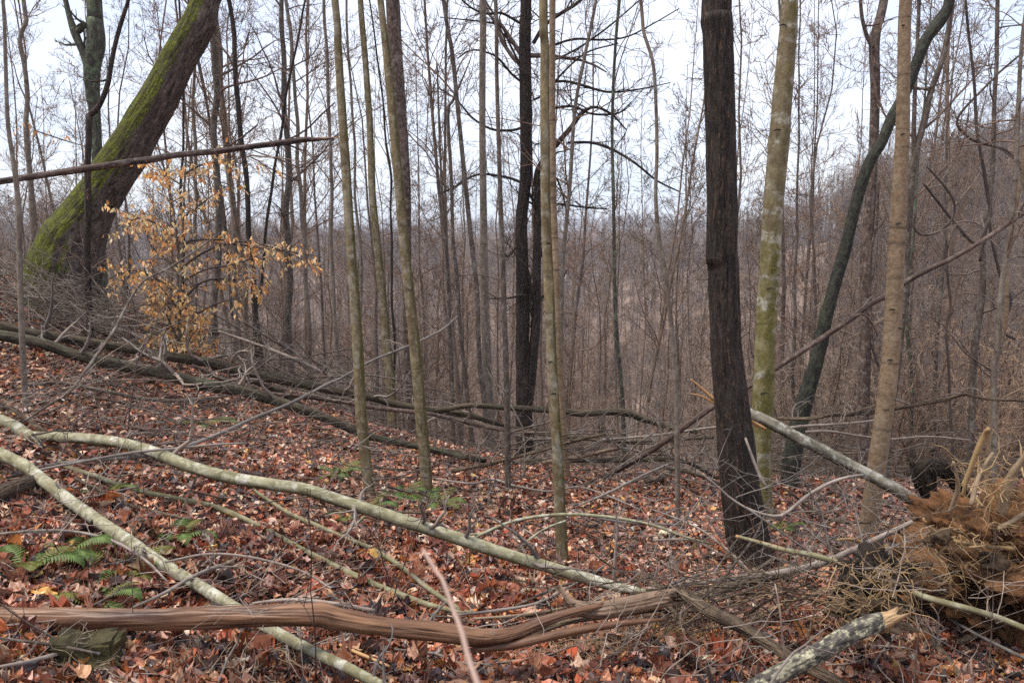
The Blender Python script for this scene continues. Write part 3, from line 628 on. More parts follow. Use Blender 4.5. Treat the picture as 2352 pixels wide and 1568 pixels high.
for k, (lb, s, m_, yy) in enumerate(right):
    tree('bare_tree', lb, s, m_, Y=yy, h=7 + k % 3, group=GR, sides=10, step=.1, crown=dict(n=20, t0=.15, length=1.1, levels=2, nsub=4, elev=(0, 60), curl=.35), twmat=B_twig, wob=.03)

# ------------------------------------------------------------------ traced logs, poles, vines
def log(name, label, cat, s, mat, Y=None, h=None, group=None, sides=12, lumps=.08, ridge=.05, step=.05, splinter=(0, 0), side_branches=None, twigs=0, tl=.4, wob=0, extra=None, crack=0.0, rf=4, cf=2.2, cl=.5):
    P, Rr = path(s, Y, h); mid = P[len(P) // 2].copy(); mid[2] = hz(mid[0], mid[1])
    seed = random.uniform(0, 60)
    V, Fc, B, C, cr = thick_tube(P, Rr, sides=sides, lumps=lumps, ridge=ridge, step=step, seed=seed, splinter=splinter, wob=wob, crack=crack, rf=rf, cf=cf, cl=cl); KK = LASTK
    V -= mid
    polys = []
    rg = np.random.default_rng(int(abs(P[0][0]) * 1000) + int(seed * 10))
    for _ in range(twigs): polys.append(grow(C, cr, rg, t0=.05, t1=.98, n=1, length=tl, elev=(-10, 60), levels=1, nsub=4, curl=.35, taperlen=.2, rmin=.002))
    if not (polys or side_branches or extra):
        return tag(link(name, make_mesh(name, V, Fc, mat, AT(B, KK)), None, mid), label, cat, group)
    root = empty(name, mid, label, cat, group)
    link('stem', make_mesh('stem', V, Fc, mat, AT(B, KK)), root)
    for sb in (side_branches or []):
        q, yy, hh = sb; P2, R2 = path(q, yy, hh)
        thick('branch', P2, R2, mat, root, mid, sides=8, lumps=.08, step=.06, seed=seed + 3)
    for pl in polys: tubes('twig', [(p - mid, r) for p, r in pl], B_greystk, 4, root)
    if extra: extra(root, mid)
    return root

GL1 = 'old dark logs fallen across the slope'
log('fallen_log', 'long dark fallen trunk, the upper of the crossing pair, forking at the right', 'log', "-60,735,23 0,749,23 67,764,23 167,780,23 267,796,22 400,820,22 500,836,22 600,863,21 700,883,20 784,900,19 851,912,18 917,930,17 1000,943,15 1084,955,13 1167,980,10 1234,990,8 1330,1000,6",
    B_log, Y=[7.0, 7.3, 8.1, 8.3, 8.4], group=GL1, ridge=.10, twigs=16, tl=.7,
    side_branches=[("1000,943,11 1034,938,12 1084,931,13 1167,936,14 1284,943,16 1334,949,17 1384,946,17 1434,947,18 1484,964,15 1547,983,12 1600,992,9", 8.25, None)])
log('fallen_log', 'mossy dark trunk lying under the upper one and dipping to the leaves', 'log', "-60,760,26 0,770,25 100,790,25 167,813,26 267,836,27 367,856,27 467,883,28 550,896,26 617,916,24 700,942,22 767,968,20 830,995,18 884,1010,17 967,1026,16 1050,1045,15 1117,1058,12",
    B_loggr, Y=[6.7, 6.9, 7.1, 7.3], group=GL1, ridge=.10, twigs=14, tl=.6)
log('fallen_log', 'thin smooth dark pole just below the upper trunk', 'log', "583,900,8 700,911,9 784,923,9 851,935,10 984,950,10 1084,973,10 1167,988,10 1257,996,10 1350,1003,9 1434,1015,8 1517,1016,7 1560,1009,5", B_redst, Y=[7.6, 8.1], group=GL1, twigs=8, tl=.5)
log('fallen_log', 'dark low log crossing behind the olive pair at the crest', 'log', "1177,1062,9 1257,1056,11 1340,1056,12 1450,1056,11 1568,1058,9 1650,1100,8", B_log, Y=[7.2, 7.5], group=GL1, twigs=8)
log('fallen_branch', 'long thin branch curving up past the olive pair to a blunt end', 'branch', "877,1083,7 984,1087,9 1084,1073,9 1167,1054,9 1257,1030,8 1317,1012,8 1390,996,7", B_furrow, Y=[6.8, 6.6], twigs=6)
log('fallen_log', 'short dark log with lichen behind the broken pole foot', 'log', "460,830,12 540,860,11 640,900,11 740,960,9", B_log, Y=[7.8, 8.2], group=GL1)
GL2 = 'pale smooth fallen trunks'
log('pale_fallen_trunk', 'long pale green fallen trunk sweeping from the left edge to the broken log', 'log', "-40,950,30 33,980,30 60,1000,30 87,1004,27 120,1003,24 167,1005,25 233,1011,26 300,1022,26 367,1043,27 433,1070,28 533,1097,28 633,1113,27 700,1123,28 784,1150,29 884,1181,29 984,1214,29 1084,1246,29 1184,1279,28 1284,1309,27 1384,1338,25 1440,1352,22 1500,1363,16",
    B_pale, Y=[4.9, 4.8, 4.5, 4.1, 3.9, 3.75, 3.65], group=GL2, sides=18, lumps=.05, ridge=0, step=.03,
    side_branches=[("60,992,20 100,1030,17 133,1063,14 163,1096,12 187,1160,9", 4.7, None),
                   ("1084,1241,8 1117,1221,7 1184,1195,8 1284,1181,8 1384,1185,8 1467,1198,7 1517,1211,7 1568,1231,6 1640,1250,5", [3.95, 3.9], None),
                   ("1020,1237,5 1070,1228,6 1110,1224,6 1160,1205,6", 3.98, None), ("1190,1262,4 1220,1235,5 1255,1212,5 1300,1195,5", 3.9, None),
                   ("784,1226,4 815,1205,5 838,1185,5", 4.2, None)], twigs=10, tl=.5)
log('pale_fallen_trunk', 'pale lichened trunk running diagonally under the peeled log', 'log', "-40,1020,28 0,1042,28 50,1066,28 100,1104,28 150,1143,28 233,1201,29 300,1245,29 367,1291,28 450,1341,28 533,1391,27 633,1452,27 733,1503,26 784,1526,25 850,1560,24 930,1600,22",
    B_pale, Y=[4.3, 4.0, 3.6, 3.2, 2.78, 2.5], group=GL2, sides=18, lumps=.05, ridge=0, step=.03, twigs=4, tl=.35)
log('pale_fallen_trunk', 'slim greenish pole lying between the two pale trunks', 'log', "133,1056,8 150,1070,10 217,1093,11 267,1110,12 333,1130,12 400,1143,12 500,1166,13 600,1211,14 700,1265,14 784,1306,14 884,1351,14 984,1388,13 1067,1408,9", B_palegr, h=.05, group=GL2, step=.04, twigs=5, tl=.4)
log('pale_fallen_trunk', 'thin whitish green branch dropping from the long pale trunk', 'log', "583,1123,5 600,1137,8 667,1180,9 725,1205,10 784,1231,10 851,1258,10 917,1298,11 984,1351,11 1051,1395,11 1091,1408,9", B_palegr, h=.06, group=GL2, step=.04)
log('peeled_log', 'barkless reddish brown log lying across the lower left foreground', 'log', "-120,1418,54 0,1421,52 100,1421,51 267,1423,50 433,1421,50 600,1414,50 700,1412,52 735,1412,56 770,1420,52 850,1434,46 917,1442,44 984,1449,44 1051,1458,44 1117,1463,40 1184,1452,32 1250,1426,25 1317,1404,19 1370,1392,12",
    B_peel, Y=[2.75, 2.8, 2.9, 3.1], sides=72, lumps=.12, ridge=.05, rf=3, step=.012, splinter=(0, .1), crack=.13, cf=1.5, cl=.9)
log('broken_log', 'pale brown log with a torn upturned end resting beyond the peeled log', 'log', "1294,1360,7 1303,1375,16 1320,1389,27 1345,1397,36 1384,1399,42 1450,1388,42 1490,1380,42 1530,1373,38", B_peel2, Y=[3.15, 3.1], sides=40, crack=.15, cl=1.5, lumps=.05, ridge=.12, step=.02, splinter=(.04, .06))
log('split_log', 'split orange brown slab under the broken pale log', 'log', "1100,1490,14 1180,1480,20 1250,1462,22 1330,1445,20 1420,1432,16 1490,1425,9", B_peel, Y=[2.95, 3.05], ridge=.2, step=.02, splinter=(.08, .1), group='split slabs under the broken log')
log('split_log', 'darker thin slab beneath the split orange slab', 'log', "1130,1470,10 1210,1460,14 1300,1428,12 1400,1415,10 1480,1405,7", B_furrow, Y=[3.05, 3.15], ridge=.2, step=.02, splinter=(.08, .1), group='split slabs under the broken log')
log('furrowed_log', 'brown furrowed log sloping down to the lower right corner', 'log', "1575,1366,24 1600,1384,30 1635,1405,30 1701,1438,29 1768,1478,28 1835,1521,28 1918,1563,27 1990,1610,26", B_furrow, Y=[3.1, 2.9, 2.6], sides=48, crack=.14, cf=5, cl=3, lumps=.06, ridge=.08, step=.02, splinter=(.05, 0))
def cutend(root, mid):
    P, Rr = path("1995,1438,28 2020,1430,35 2040,1422,33 2052,1416,27", Y=[2.74, 2.73]); thick('broken_end', P, Rr, B_torn, root, mid, sides=22, step=.006, ridge=.45, lumps=.25, seed=3, splinter=(0, .05))
def blob_mesh(name, sub, sc_, amp, seed, mat, freq=1.5, ridged=False):
    import bmesh
    bm = bmesh.new(); bmesh.ops.create_icosphere(bm, subdivisions=sub, radius=1)
    for v in bm.verts:
        p = v.co.copy(); n_ = noise.fractal(p * freq + Vector((seed, seed * .7, 0)), 1.0, 2.0, 5)
        if ridged: n_ = abs(n_) * 1.6 - .3
        v.co = p * (1 + amp * n_); v.co.x *= sc_[0]; v.co.y *= sc_[1]; v.co.z *= sc_[2]
    me_ = bpy.data.meshes.new(name); bm.to_mesh(me_); bm.free(); me_.materials.append(mat)
    me_.polygons.foreach_set('use_smooth', np.ones(len(me_.polygons), bool)); return me_
log('lichen_log', 'short log with white and yellow lichen and a torn tan end, lower right', 'log', "1700,1600,40 1768,1560,42 1851,1515,44 1935,1466,44 1985,1440,44 2025,1428,42", B_lichlog, Y=[2.45, 2.75], crack=.12, cf=3, cl=5, sides=48, lumps=.07, ridge=.06, step=.015, splinter=(0, .03), extra=cutend)
log('broken_pole', 'dark broken pole slanting across the mossy tree with a splintered orange tip', 'pole', "-80,428,16 0,417,15 100,402,15 195,388,15 300,372,15 350,366,17 400,357,14 500,347,14 600,334,13 650,328,14 700,321,12 725,321,9 750,319,6 778,316,3", B_redst, Y=[6.6, 6.9, 7.2], sides=14, ridge=.08, step=.03,
    side_branches=[("520,340,4 560,312,4 592,286,3", 7.05, None), ("640,332,5 700,300,4 740,262,4 770,235,3", 7.1, None), ("655,330,5 680,340,4 700,347,3", 7.1, None)],
    extra=lambda root, mid: thick('splinter', *path("722,319,7 745,318,6 776,317,3", Y=7.18), B_wood, root, mid, sides=7, step=.02, ridge=.2))
log('leaning_sapling', 'long reddish stem slanting from the crest up to the right edge', 'pole', "1367,1103,11 1417,1080,13 1501,1030,14 1561,988,13 1638,934,12 1715,890,12 1781,846,12 1873,786,12 1950,735,13 1993,702,12 2043,675,12 2098,637,12 2193,590,11 2280,538,10 2352,490,9 2420,450,8", B_redst, Y=[7.0, 6.6, 6.6, 6.4], sides=12, step=.05, twigs=6, tl=.4,
    side_branches=[("1965,725,6 1985,722,5 2005,745,4 2015,770,3", 6.5, None)])
log('grey_broken_trunk', 'grey broken trunk sloping down right from its torn orange end', 'log', "1712,940,14 1722,948,22 1768,970,26 1835,1006,26 1901,1040,27 1968,1076,27 2035,1111,28 2101,1150,27 2160,1178,24", B_greylog, Y=[5.6, 5.2, 4.9], sides=18, lumps=.05, step=.03, splinter=(.05, 0),
    side_branches=[("1850,1008,5 1880,1018,5 1905,1030,4 1918,1048,3", 5.3, None)],
    extra=lambda root, mid: [thick('splinter', *path(q, Y=5.62), B_wood, root, mid, sides=6, step=.02, ridge=.2) for q in ("1716,955,9 1735,972,12 1760,985,5", "1640,918,9 1612,892,6 1586,870,3", "1642,926,7 1612,910,5 1585,904,3")])
log('green_pole', 'greenish pole with an orange peeled tip, curving down to the right edge', 'pole', "1691,1231,7 1740,1244,8 1795,1261,11 1868,1275,13 1968,1305,14 2051,1338,15 2118,1368,15 2201,1391,15 2285,1415,14 2352,1441,13 2430,1470,13", B_palegr, Y=[3.6, 3.35, 3.0], step=.03,
    extra=lambda root, mid: thick('peeled_tip', *path("1690,1231,8 1740,1244,9 1797,1261,12", Y=[3.598, 3.57]), B_wood, root, mid, sides=10, step=.02, lumps=.02))
log('grey_branch', 'grey branch rising right along the top of the brown log toward the root mound', 'branch', "1484,1352,9 1568,1341,11 1685,1328,13 1768,1318,15 1851,1303,16 1918,1281,15 1968,1258,14 2018,1235,13 2095,1198,10", B_greystk, Y=[3.6, 3.7, 3.9], step=.03, twigs=9, tl=.5)
log('brown_log', 'weathered brown log under the grey branch by the blackish trunk', 'log', "1540,1392,14 1620,1362,24 1700,1340,28 1780,1318,26 1870,1297,18", B_furrow, Y=[3.55, 3.75], ridge=.15, step=.03, splinter=(.05, .08))
log('arching_branch', 'thin grey branch arching in front of the blackish trunk and up right', 'branch', "1600,1080,4 1640,1110,5 1680,1145,5 1718,1168,6 1768,1184,7 1801,1181,8 1851,1141,8 1901,1111,8 1950,1095,7 1985,1090,5", B_greystk, Y=[3.7, 3.8, 4.0], side_branches=[("1718,1168,5 1795,1222,5 1850,1262,5 1865,1285,4 1850,1340,3", 3.65, None), ("1835,1160,3 1860,1200,3 1872,1230,3 1868,1268,3", 3.75, None)])
log('bent_twig', 'bleached bent branch between the blackish and yellow green trunks', 'branch', "1712,1005,5 1728,1050,7 1742,1085,8 1752,1105,8 1764,1122,6", B_greystk, Y=[4.6, 4.5])
log('long_grey_branch', 'long smooth grey branch rising from the left edge to the third trunk', 'branch', "60,1082,5 83,1074,8 167,1060,8 300,1050,9 367,1040,10 433,1023,10 517,990,9 583,960,8 667,926,8 750,883,7 784,868,6 851,830,6 917,803,6 964,783,5 1017,756,5 1051,726,4", B_greystk, Y=[4.2, 4.6, 5.2, 6.2, 7.0], twigs=8, tl=.4,
    side_branches=[("0,1097,5 60,1085,6 150,1067,7 300,1040,7 400,1030,6 500,1020,5 567,1017,4", [4.1, 4.5], None)])
log('bowed_sapling', 'thin bowed sapling curving from the long pale trunk up past the beech', 'sapling', "53,969,5 117,926,6 160,900,6 200,846,7 240,790,7 267,750,7 292,700,6 330,645,5 380,620,5 450,575,4 505,535,3", B_brown, Y=[4.75, 5.4, 6.0], twigs=6, tl=.4)
log('short_log', 'short stubby log with a frosted top at the left edge', 'log', "-60,1150,40 0,1132,38 50,1115,37 92,1100,32", B_furrow, h=[.075, .06], sides=20, step=.02, ridge=.08)
log('near_twig', 'blurred pinkish twig standing close to the camera in the lower middle', 'twig', "972,1262,2 1000,1308,5 1019,1335,8 1039,1395,10 1059,1445,12 1076,1511,13 1096,1568,14 1112,1640,15", B_blur, Y=[.60, .50], step=.01)
log('forked_twig', 'forked grey twig standing in the leaves at the bottom right', 'twig', "1755,1600,7 1775,1560,7 1800,1525,6 1820,1500,6 1850,1480,5 1870,1462,4 1890,1447,3", B_greystk, Y=[2.2, 2.3], side_branches=[("1803,1510,5 1795,1440,4 1790,1390,4 1780,1340,3", 2.3, None), ("1850,1482,4 1880,1490,3 1920,1500,3", 2.3, None)])
log('crossing_branch', 'brown forked branch crossing between curving black tree and tan trunk', 'branch', "1785,960,7 1850,962,9 1910,952,10 1975,950,10 2050,938,11 2110,928,10 2180,915,9 2215,905,8 2260,915,7 2352,921,5", B_furrow, Y=[6.5, 6.4], side_branches=[("1955,950,6 2000,935,6 2045,930,5", 6.45, None)], twigs=6)
log('crossing_branch', 'greyer thin branch just under the brown forked branch', 'branch', "1790,988,7 1830,980,7 1901,975,6 1968,970,5 2045,960,4", B_greystk, Y=[6.2, 6.1], side_branches=[("1850,992,7 1900,990,7 1968,1000,6 2040,1008,5 2130,1002,4 2230,1010,3", 6.3, None)], twigs=5)
GB = 'sticks and thin branches lying in the clearing'
sticks = [
 ("0,1225,5 60,1220,7 133,1218,7 200,1225,7 267,1245,7 333,1285,6 385,1335,4", .12, 'grey bent stick passing under the diagonal pale trunk at the left', B_greystk),
 ("305,1395,6 380,1360,8 440,1325,9 500,1300,9 522,1296,7", .12, 'straight grey stick lying over the diagonal pale trunk', B_greystk),
 ("0,1530,7 67,1518,10 133,1500,10 200,1480,9 300,1462,7", .08, 'long grey stick lying low before the peeled log at the left', B_greystk),
 ("580,1385,6 640,1378,9 700,1378,10 784,1388,10 860,1402,9", .10, 'smooth pale stick curving behind the peeled log', B_greystk),
 ("780,1480,6 820,1498,8 860,1515,8 895,1530,6", .06, 'tan peeled stick beneath the peeled log near the blurred twig', B_wood),
 ("838,1495,9 860,1520,10 885,1560,10", .05, 'stubby brown stick crossing the tan peeled stick', B_furrow),
 ("380,1290,5 480,1272,6 580,1280,6 690,1310,6 760,1350,5", .15, 'long thin grey twig bowed over the leaves near the slim pole', B_greystk),
 ("170,1097,6 240,1130,8 300,1160,8 367,1178,9 445,1195,8", .06, 'dark brown stick just below the slim greenish pole', B_furrow),
 ("0,925,7 40,948,9 95,985,10 110,995,9", .08, 'brown stub leaning on the start of the long pale trunk', B_furrow),
 ("60,885,7 140,880,8 250,900,9 350,918,9 467,918,8 560,900,5", .10, 'dark thin branch under the mossy trunk at the left', B_brown),
 ("180,905,5 300,930,6 420,975,5", .10, 'slender brown twig above the long pale trunk', B_furrow),
 ("980,1095,4 1080,1110,5 1130,1100,6 1184,1115,6 1260,1128,5 1330,1118,5 1400,1140,5 1470,1170,4", .06, 'wavy thin twig lying across the clearing behind the olive pair', B_greystk),
 ("1330,1160,4 1400,1130,6 1480,1090,6 1550,1060,5", .25, 'thin branch rising right behind the wavy grey stem', B_greystk),
 ("1484,1105,12 1515,1098,13 1540,1082,9", .08, 'short stubby log at the crest left of the blackish trunk', B_furrow),
 ("1320,1170,5 1380,1190,6 1450,1200,6 1568,1205,5", .15, 'grey twig parallel to the arching branch', B_greystk),
 ("1185,1390,5 1290,1345,6 1350,1335,4", .10, 'thin dark twig near the torn end of the pale broken log', B_brown),
 ("1050,1412,5 1150,1400,7 1230,1385,6 1300,1352,5 1400,1290,4 1460,1240,3", .14, 'grey twig slanting up right behind the broken log', B_greystk),
 ("1090,1420,6 1200,1412,7 1300,1395,6", .09, 'ochre twig lying along the back of the peeled log', B_root),
 ("1360,1400,6 1440,1390,7 1470,1375,7 1520,1350,7 1600,1320,5 1680,1300,4", .25, 'curved grey stick leaning over the broken log', B_greystk),
 ("1500,1330,7 1525,1375,8 1560,1420,9 1600,1480,7", .22, 'hooked brown twig hanging over the joint of the broken logs', B_furrow),
 ("1560,1410,4 1640,1350,5 1690,1290,6 1740,1220,6 1770,1140,4", .35, 'reddish twig slanting up in front of the blackish trunk', B_redst),
 ("1500,1170,4 1600,1210,5 1680,1270,5 1720,1310,4", .22, 'thin grey twig passing left of the blackish trunk foot', B_greystk),
 ("1700,1445,6 1760,1405,8 1840,1372,8 1920,1350,7", .06, 'golden root running right across the litter', B_root),
 ("1920,1240,6 1960,1238,8 2010,1255,9 2040,1252,7", .10, 'golden broken stick at the foot of the tan trunk', B_root),
 ("2085,1395,16 2120,1440,18 2155,1485,17 2190,1530,14 2210,1560,10", .05, 'rotting brown stick pointing down to the lower right', B_furrow),
 ("2200,1475,14 2260,1450,16 2330,1425,18 2400,1405,18", .08, 'weathered brown log end at the right edge below the green pole', B_furrow),
 ("2180,1420,6 2260,1465,8 2352,1510,9 2400,1530,9", .12, 'grey brown branch running out of frame at the lower right', B_greystk),
 ("2110,1235,5 2180,1255,6 2260,1285,8 2352,1318,9", .35, 'dark branch lying across the front of the root mound', B_brown),
 ("2060,1300,4 2120,1325,5 2200,1345,5", .15, 'pale thin twig before the ochre root mound', B_greystk),
 ("1568,1500,7 1620,1540,9 1680,1580,8", .05, 'reddish brown twig at the bottom left of the furrowed log', B_redst),
 ("1375,1520,5 1460,1480,7 1560,1470,7 1680,1420,5", .05, 'dark thin twig under the split slabs', B_brown),
 ("905,1490,5 1000,1500,6 1080,1525,5 1250,1505,5 1350,1470,6 1480,1455,5", .06, 'long thin twig before the peeled log running right', B_greystk),
 ("640,1590,5 700,1568,6 760,1575,6 820,1600,5", .05, 'pale curved twig at the bottom edge', B_greystk),
 ("0,1465,6 120,1480,8 230,1500,6", .10, 'dark stick just under the peeled log at the left', B_brown),
 ("1500,1240,4 1590,1240,5 1660,1275,4", .12, 'fine grey twig near the pale shell', B_greystk),
 ("2352,1130,6 2290,1170,8 2240,1190,9", .45, 'pale stick poking out over the root mound', B_root),
]
for s, h_, lb, m_ in sticks:
    log('fallen_stick', lb, 'stick', s, m_, h=h_, group=GB, sides=8, step=.04, ridge=.04, twigs=random.choice((0, 2, 4)), tl=.25)

more = [
 ("1034,957,7 1167,986,7 1300,1002,7 1434,1014,6 1640,1004,6", [8.0, 7.6], 'straight dark limb under the forked end of the upper dark trunk', B_log),
 ("1245,1064,9 1330,1048,10 1395,1034,9 1430,1028,7", [7.0, 7.0], 'pale peeled limb lying at the crest right of the olive pair', B_peel2),
 ("1530,1075,7 1590,1086,8 1655,1112,8 1690,1135,8", [6.6, 6.4], 'bent dark limb reaching the blackish trunk from the left', B_log),
 ("80,727,8 167,737,10 253,772,10 300,786,9 380,797,7 470,815,5", [8.2, 8.6], 'brown limb lying above the upper dark trunk near the mossy tree', B_furrow),
 ("213,734,7 317,773,8 395,812,8 470,840,5", [8.1, 8.2], 'shorter pale limb beside the brown one above the upper dark trunk', B_greystk),
 ("500,760,6 600,795,8 700,835,8 790,880,6", [8.8, 9.2], 'long limb sloping behind the beech toward the first olive trunk', B_greystk),
 ("560,740,5 660,800,7 760,850,7 830,905,5", [9.3, 9.5], 'dark limb sloping just above the long limb behind the beech', B_brown),
 ("440,838,9 500,866,11 560,892,10", [7.5, 7.6], 'stout red brown limb wedged between the two crossing dark trunks', B_redst),
 ("1380,1010,5 1500,1000,6 1610,985,6 1700,975,5", [7.4, 7.0], 'grey limb crossing low left of the blackish trunk', B_greystk),
 ("1800,1120,6 1900,1190,7 2000,1200,6", [5.2, 5.0], 'thin limb lying between the black curving tree and the tan trunk', B_furrow),
]
for s, yy, lb, m_ in more: log('fallen_limb', lb, 'branch', s, m_, Y=yy, group='dead limbs tangled around the dark logs', sides=9, step=.05, twigs=4, tl=.5)
# vines on the right
GV = 'wild vines hanging in the right-hand trees'
vines = [("2218,-10,5 2222,60,6 2228,125,6 2243,225,7 2248,325,7 2263,425,8 2273,490,8 2258,540,8 2250,600,7", 7.6, 'thick dark vine dropping from the frame top left of the jagged stem'),
 ("2106,480,6 2100,520,6 2115,540,6 2133,542,6 2165,530,6 2190,500,5 2190,460,5 2165,420,5 2130,380,4", 7.3, 'looping vine right of the tan trunk'),
 ("2340,130,5 2280,180,5 2200,270,6 2215,310,6 2250,330,6 2310,345,5 2352,380,4", 7.9, 'curling vine above the long reddish stem'),
 ("2120,420,6 2160,470,6 2200,520,7 2240,560,7 2262,530,7 2275,500,7", 7.5, 'dark vine sagging to meet the thick one'),
 ("2172,540,5 2178,640,6 2182,700,6 2172,760,6 2178,850,6 2184,960,6 2186,1060,6", 7.8, 'knotty vertical vine in the middle of the tangle'),
 ("2330,780,6 2300,760,7 2320,690,8 2300,640,7 2280,560,7 2270,500,6", 8.0, 'bent black vine close to the pale saplings')]
for s, yy, lb in vines: log('vine', lb, 'vine', s, B_twigd, Y=yy, group=GV, sides=7, step=.05, wob=.02, twigs=3, tl=.35)

# ------------------------------------------------------------------ beech sapling with golden leaves
def beech():
    b = at(400, 850, 7.9); b[2] = hz(b[0], b[1])
    root = empty('beech_sapling', b, 'young beech still holding golden dry leaves beside the leaning mossy tree', 'tree')
    P, Rr = path("415,850,9 412,760,8 415,640,7 420,520,6 425,400,5 432,280,4 440,180,3", Y=7.9)
    V, Fc, B, C, cr = thick_tube(P, Rr, sides=8, step=.05, seed=4)
    link('trunk', make_mesh('trunk', V - b, Fc, B_grey, {'bk': ('FLOAT_VECTOR', B)}), root)
    lim = ["415,620,6 450,590,5 520,560,5 600,570,4 680,580,3 740,590,2", "418,560,6 460,550,5 560,555,4 650,575,3 700,600,2", "413,700,6 460,650,5 520,640,4 590,650,3", "413,680,5 360,640,5 300,620,4 250,640,3",
           "418,560,5 370,520,4 320,500,4 280,520,3", "420,500,5 460,470,4 500,440,3", "412,740,5 380,700,4 330,700,3 280,690,2", "414,700,5 450,720,4 490,700,3 560,680,2", "424,400,4 460,380,4 520,370,3 570,380,2",
           "416,800,4 400,760,4 380,720,3", "413,780,4 440,760,4 455,720,3", "424,430,4 380,400,3 360,370,2", "413,650,5 470,620,4 560,600,3 640,560,2", "414,600,4 400,540,3 380,480,2", 
           "413,720,4 395,690,3 370,660,3 345,600,2", "412,830,4 425,800,4 440,770,3", "412,810,4 390,790,3 372,770,3", "415,640,4 385,600,4 345,560,3 320,480,2"]
    polys, tips = [], []; rg = np.random.default_rng(5)
    for k, q in enumerate(lim):
        P2, R2 = path(q, Y=[7.9, 7.9 + rg.uniform(-.35, .35)]); C2 = catmull(np.column_stack([P2, R2]), 12)
        polys.append((C2[:, :3], np.maximum(C2[:, 3], .0025)))
        sub = grow(C2[:, :3], C2[:, 3], rg, t0=.15, t1=1, n=15, length=.38, elev=(-35, 30), levels=1, nsub=3, up=-.1, curl=.2, rmin=.002, taperlen=.2)
        polys += sub
        for P3, _ in sub:
            for t in rg.uniform(.2, 1, 3 if len(P3) > 5 else 2):
                f_ = t * (len(P3) - 1); i_ = min(int(f_), len(P3) - 2); tips.append(P3[i_] + (P3[i_ + 1] - P3[i_]) * (f_ - i_))
    tubes('branches', [(p - b, r) for p, r in polys], B_twigd, 4, root)
    tips = np.array(tips); n_ = len(tips)
    d = np.stack([rng.normal(0, .45, n_), rng.normal(0, .45, n_), np.full(n_, -.75)], -1); d /= np.linalg.norm(d, axis=1, keepdims=True)
    size_ = rng.uniform(.045, .07, n_)
    pal = np.array([(.95, .58, .24), (.98, .72, .38), (.85, .42, .13), (.98, .84, .58), (.66, .28, .08)]); pw = np.array([.32, .3, .16, .14, .08])
    me_ = leaf_mesh('leaves', tips + d * size_[:, None] * .5 - b, size_, rng.choice([0, 3], n_, p=[.8, .2]), np.zeros(n_), M_beech, pal, pw, curl=.8, quatdirs=d)
    link('leaves', me_, root)
beech()
for (u, v, yy, n_, lb) in ((140, 320, 12, 26, 'few golden leaves on a twig left of the mossy tree'), (1300, 0, 0, 0, '')):
    if not n_: continue
    P2, R2 = path(f"{u-60},{v-20},3 {u},{v},3 {u+60},{v+18},2", Y=yy); 
    o_ = empty('leafy_twig', P2[0], lb, 'branch'); tubes('stem', [(P2 - P2[0], R2)], B_twigd, 4, o_)
    q = P2[rng.integers(0, 3, n_)] + rng.normal(0, .1, (n_, 3)); d = np.tile([0, 0, -1.], (n_, 1)) + rng.normal(0, .3, (n_, 3)); d /= np.linalg.norm(d, axis=1, keepdims=True)
    link('leaves', leaf_mesh('leaves', q - P2[0], rng.uniform(.06, .1, n_), np.zeros(n_, int), np.zeros(n_), M_beech, np.array([(.62, .34, .12), (.72, .44, .19)]), np.array([.5, .5]), quatdirs=d), o_)

# ------------------------------------------------------------------ ferns
def frond_mesh(L, width, nl, droop, seed, tint=(.13, .20, .05)):
    rg = np.random.default_rng(seed); Vv, Ff, Cc = [], [], []
    def pt(t): return np.array([L * t * math.cos(droop * t * .9), 0, L * (.55 * t - droop * .62 * t * t)])
    col = np.array(tint) * rg.uniform(.8, 1.3)
    for i_ in range(nl):
        t = .12 + .88 * i_ / nl; p = pt(t); q = pt(min(t + .03, 1)); tg = unit(q - p)
        wv = width * math.sin(math.pi * min(1, (t * .92 + .08)) ** .8) + .004
        for sgn in (1, -1):
            wd = L / nl * .30; b0 = p - tg * wd; b1 = p + tg * wd; tip = p + np.array([0, sgn * wv, -wv * .18]) + tg * wv * .35
            m1 = (b0 + tip) / 2 + np.array([0, 0, .003]); m2 = (b1 + tip) / 2 + tg * wd * .6
            k = len(Vv); Vv += [b0, m1, tip, m2, b1]; Ff.append([k, k + 1, k + 2]); Ff.append([k, k + 2, k + 3]); Ff.append([k, k + 3, k + 4])
            c = col * rg.uniform(.75, 1.25); Cc += [c] * 5
    for i_ in range(10):
        a_, b_ = pt(i_ / 10), pt((i_ + 1) / 10); k = len(Vv); o_ = np.array([0, .0025, 0]); Vv += [a_ - o_, a_ + o_, b_ + o_, b_ - o_]; Ff += [[k, k + 1, k + 2], [k, k + 2, k + 3]]; Cc += [np.array([.16, .12, .04])] * 4
    C4 = np.column_stack([np.array(Cc), np.ones(len(Cc))])
    return make_mesh('frond', np.array(Vv), [np.array(Ff)], M_fern, {'col': ('FLOAT_COLOR', C4)}, smooth=False)
FM = [frond_mesh(.34, .05, 20, 1.0, 1), frond_mesh(.28, .055, 18, .8, 2, (.20, .21, .05)), frond_mesh(.30, .045, 20, 1.25, 3)]
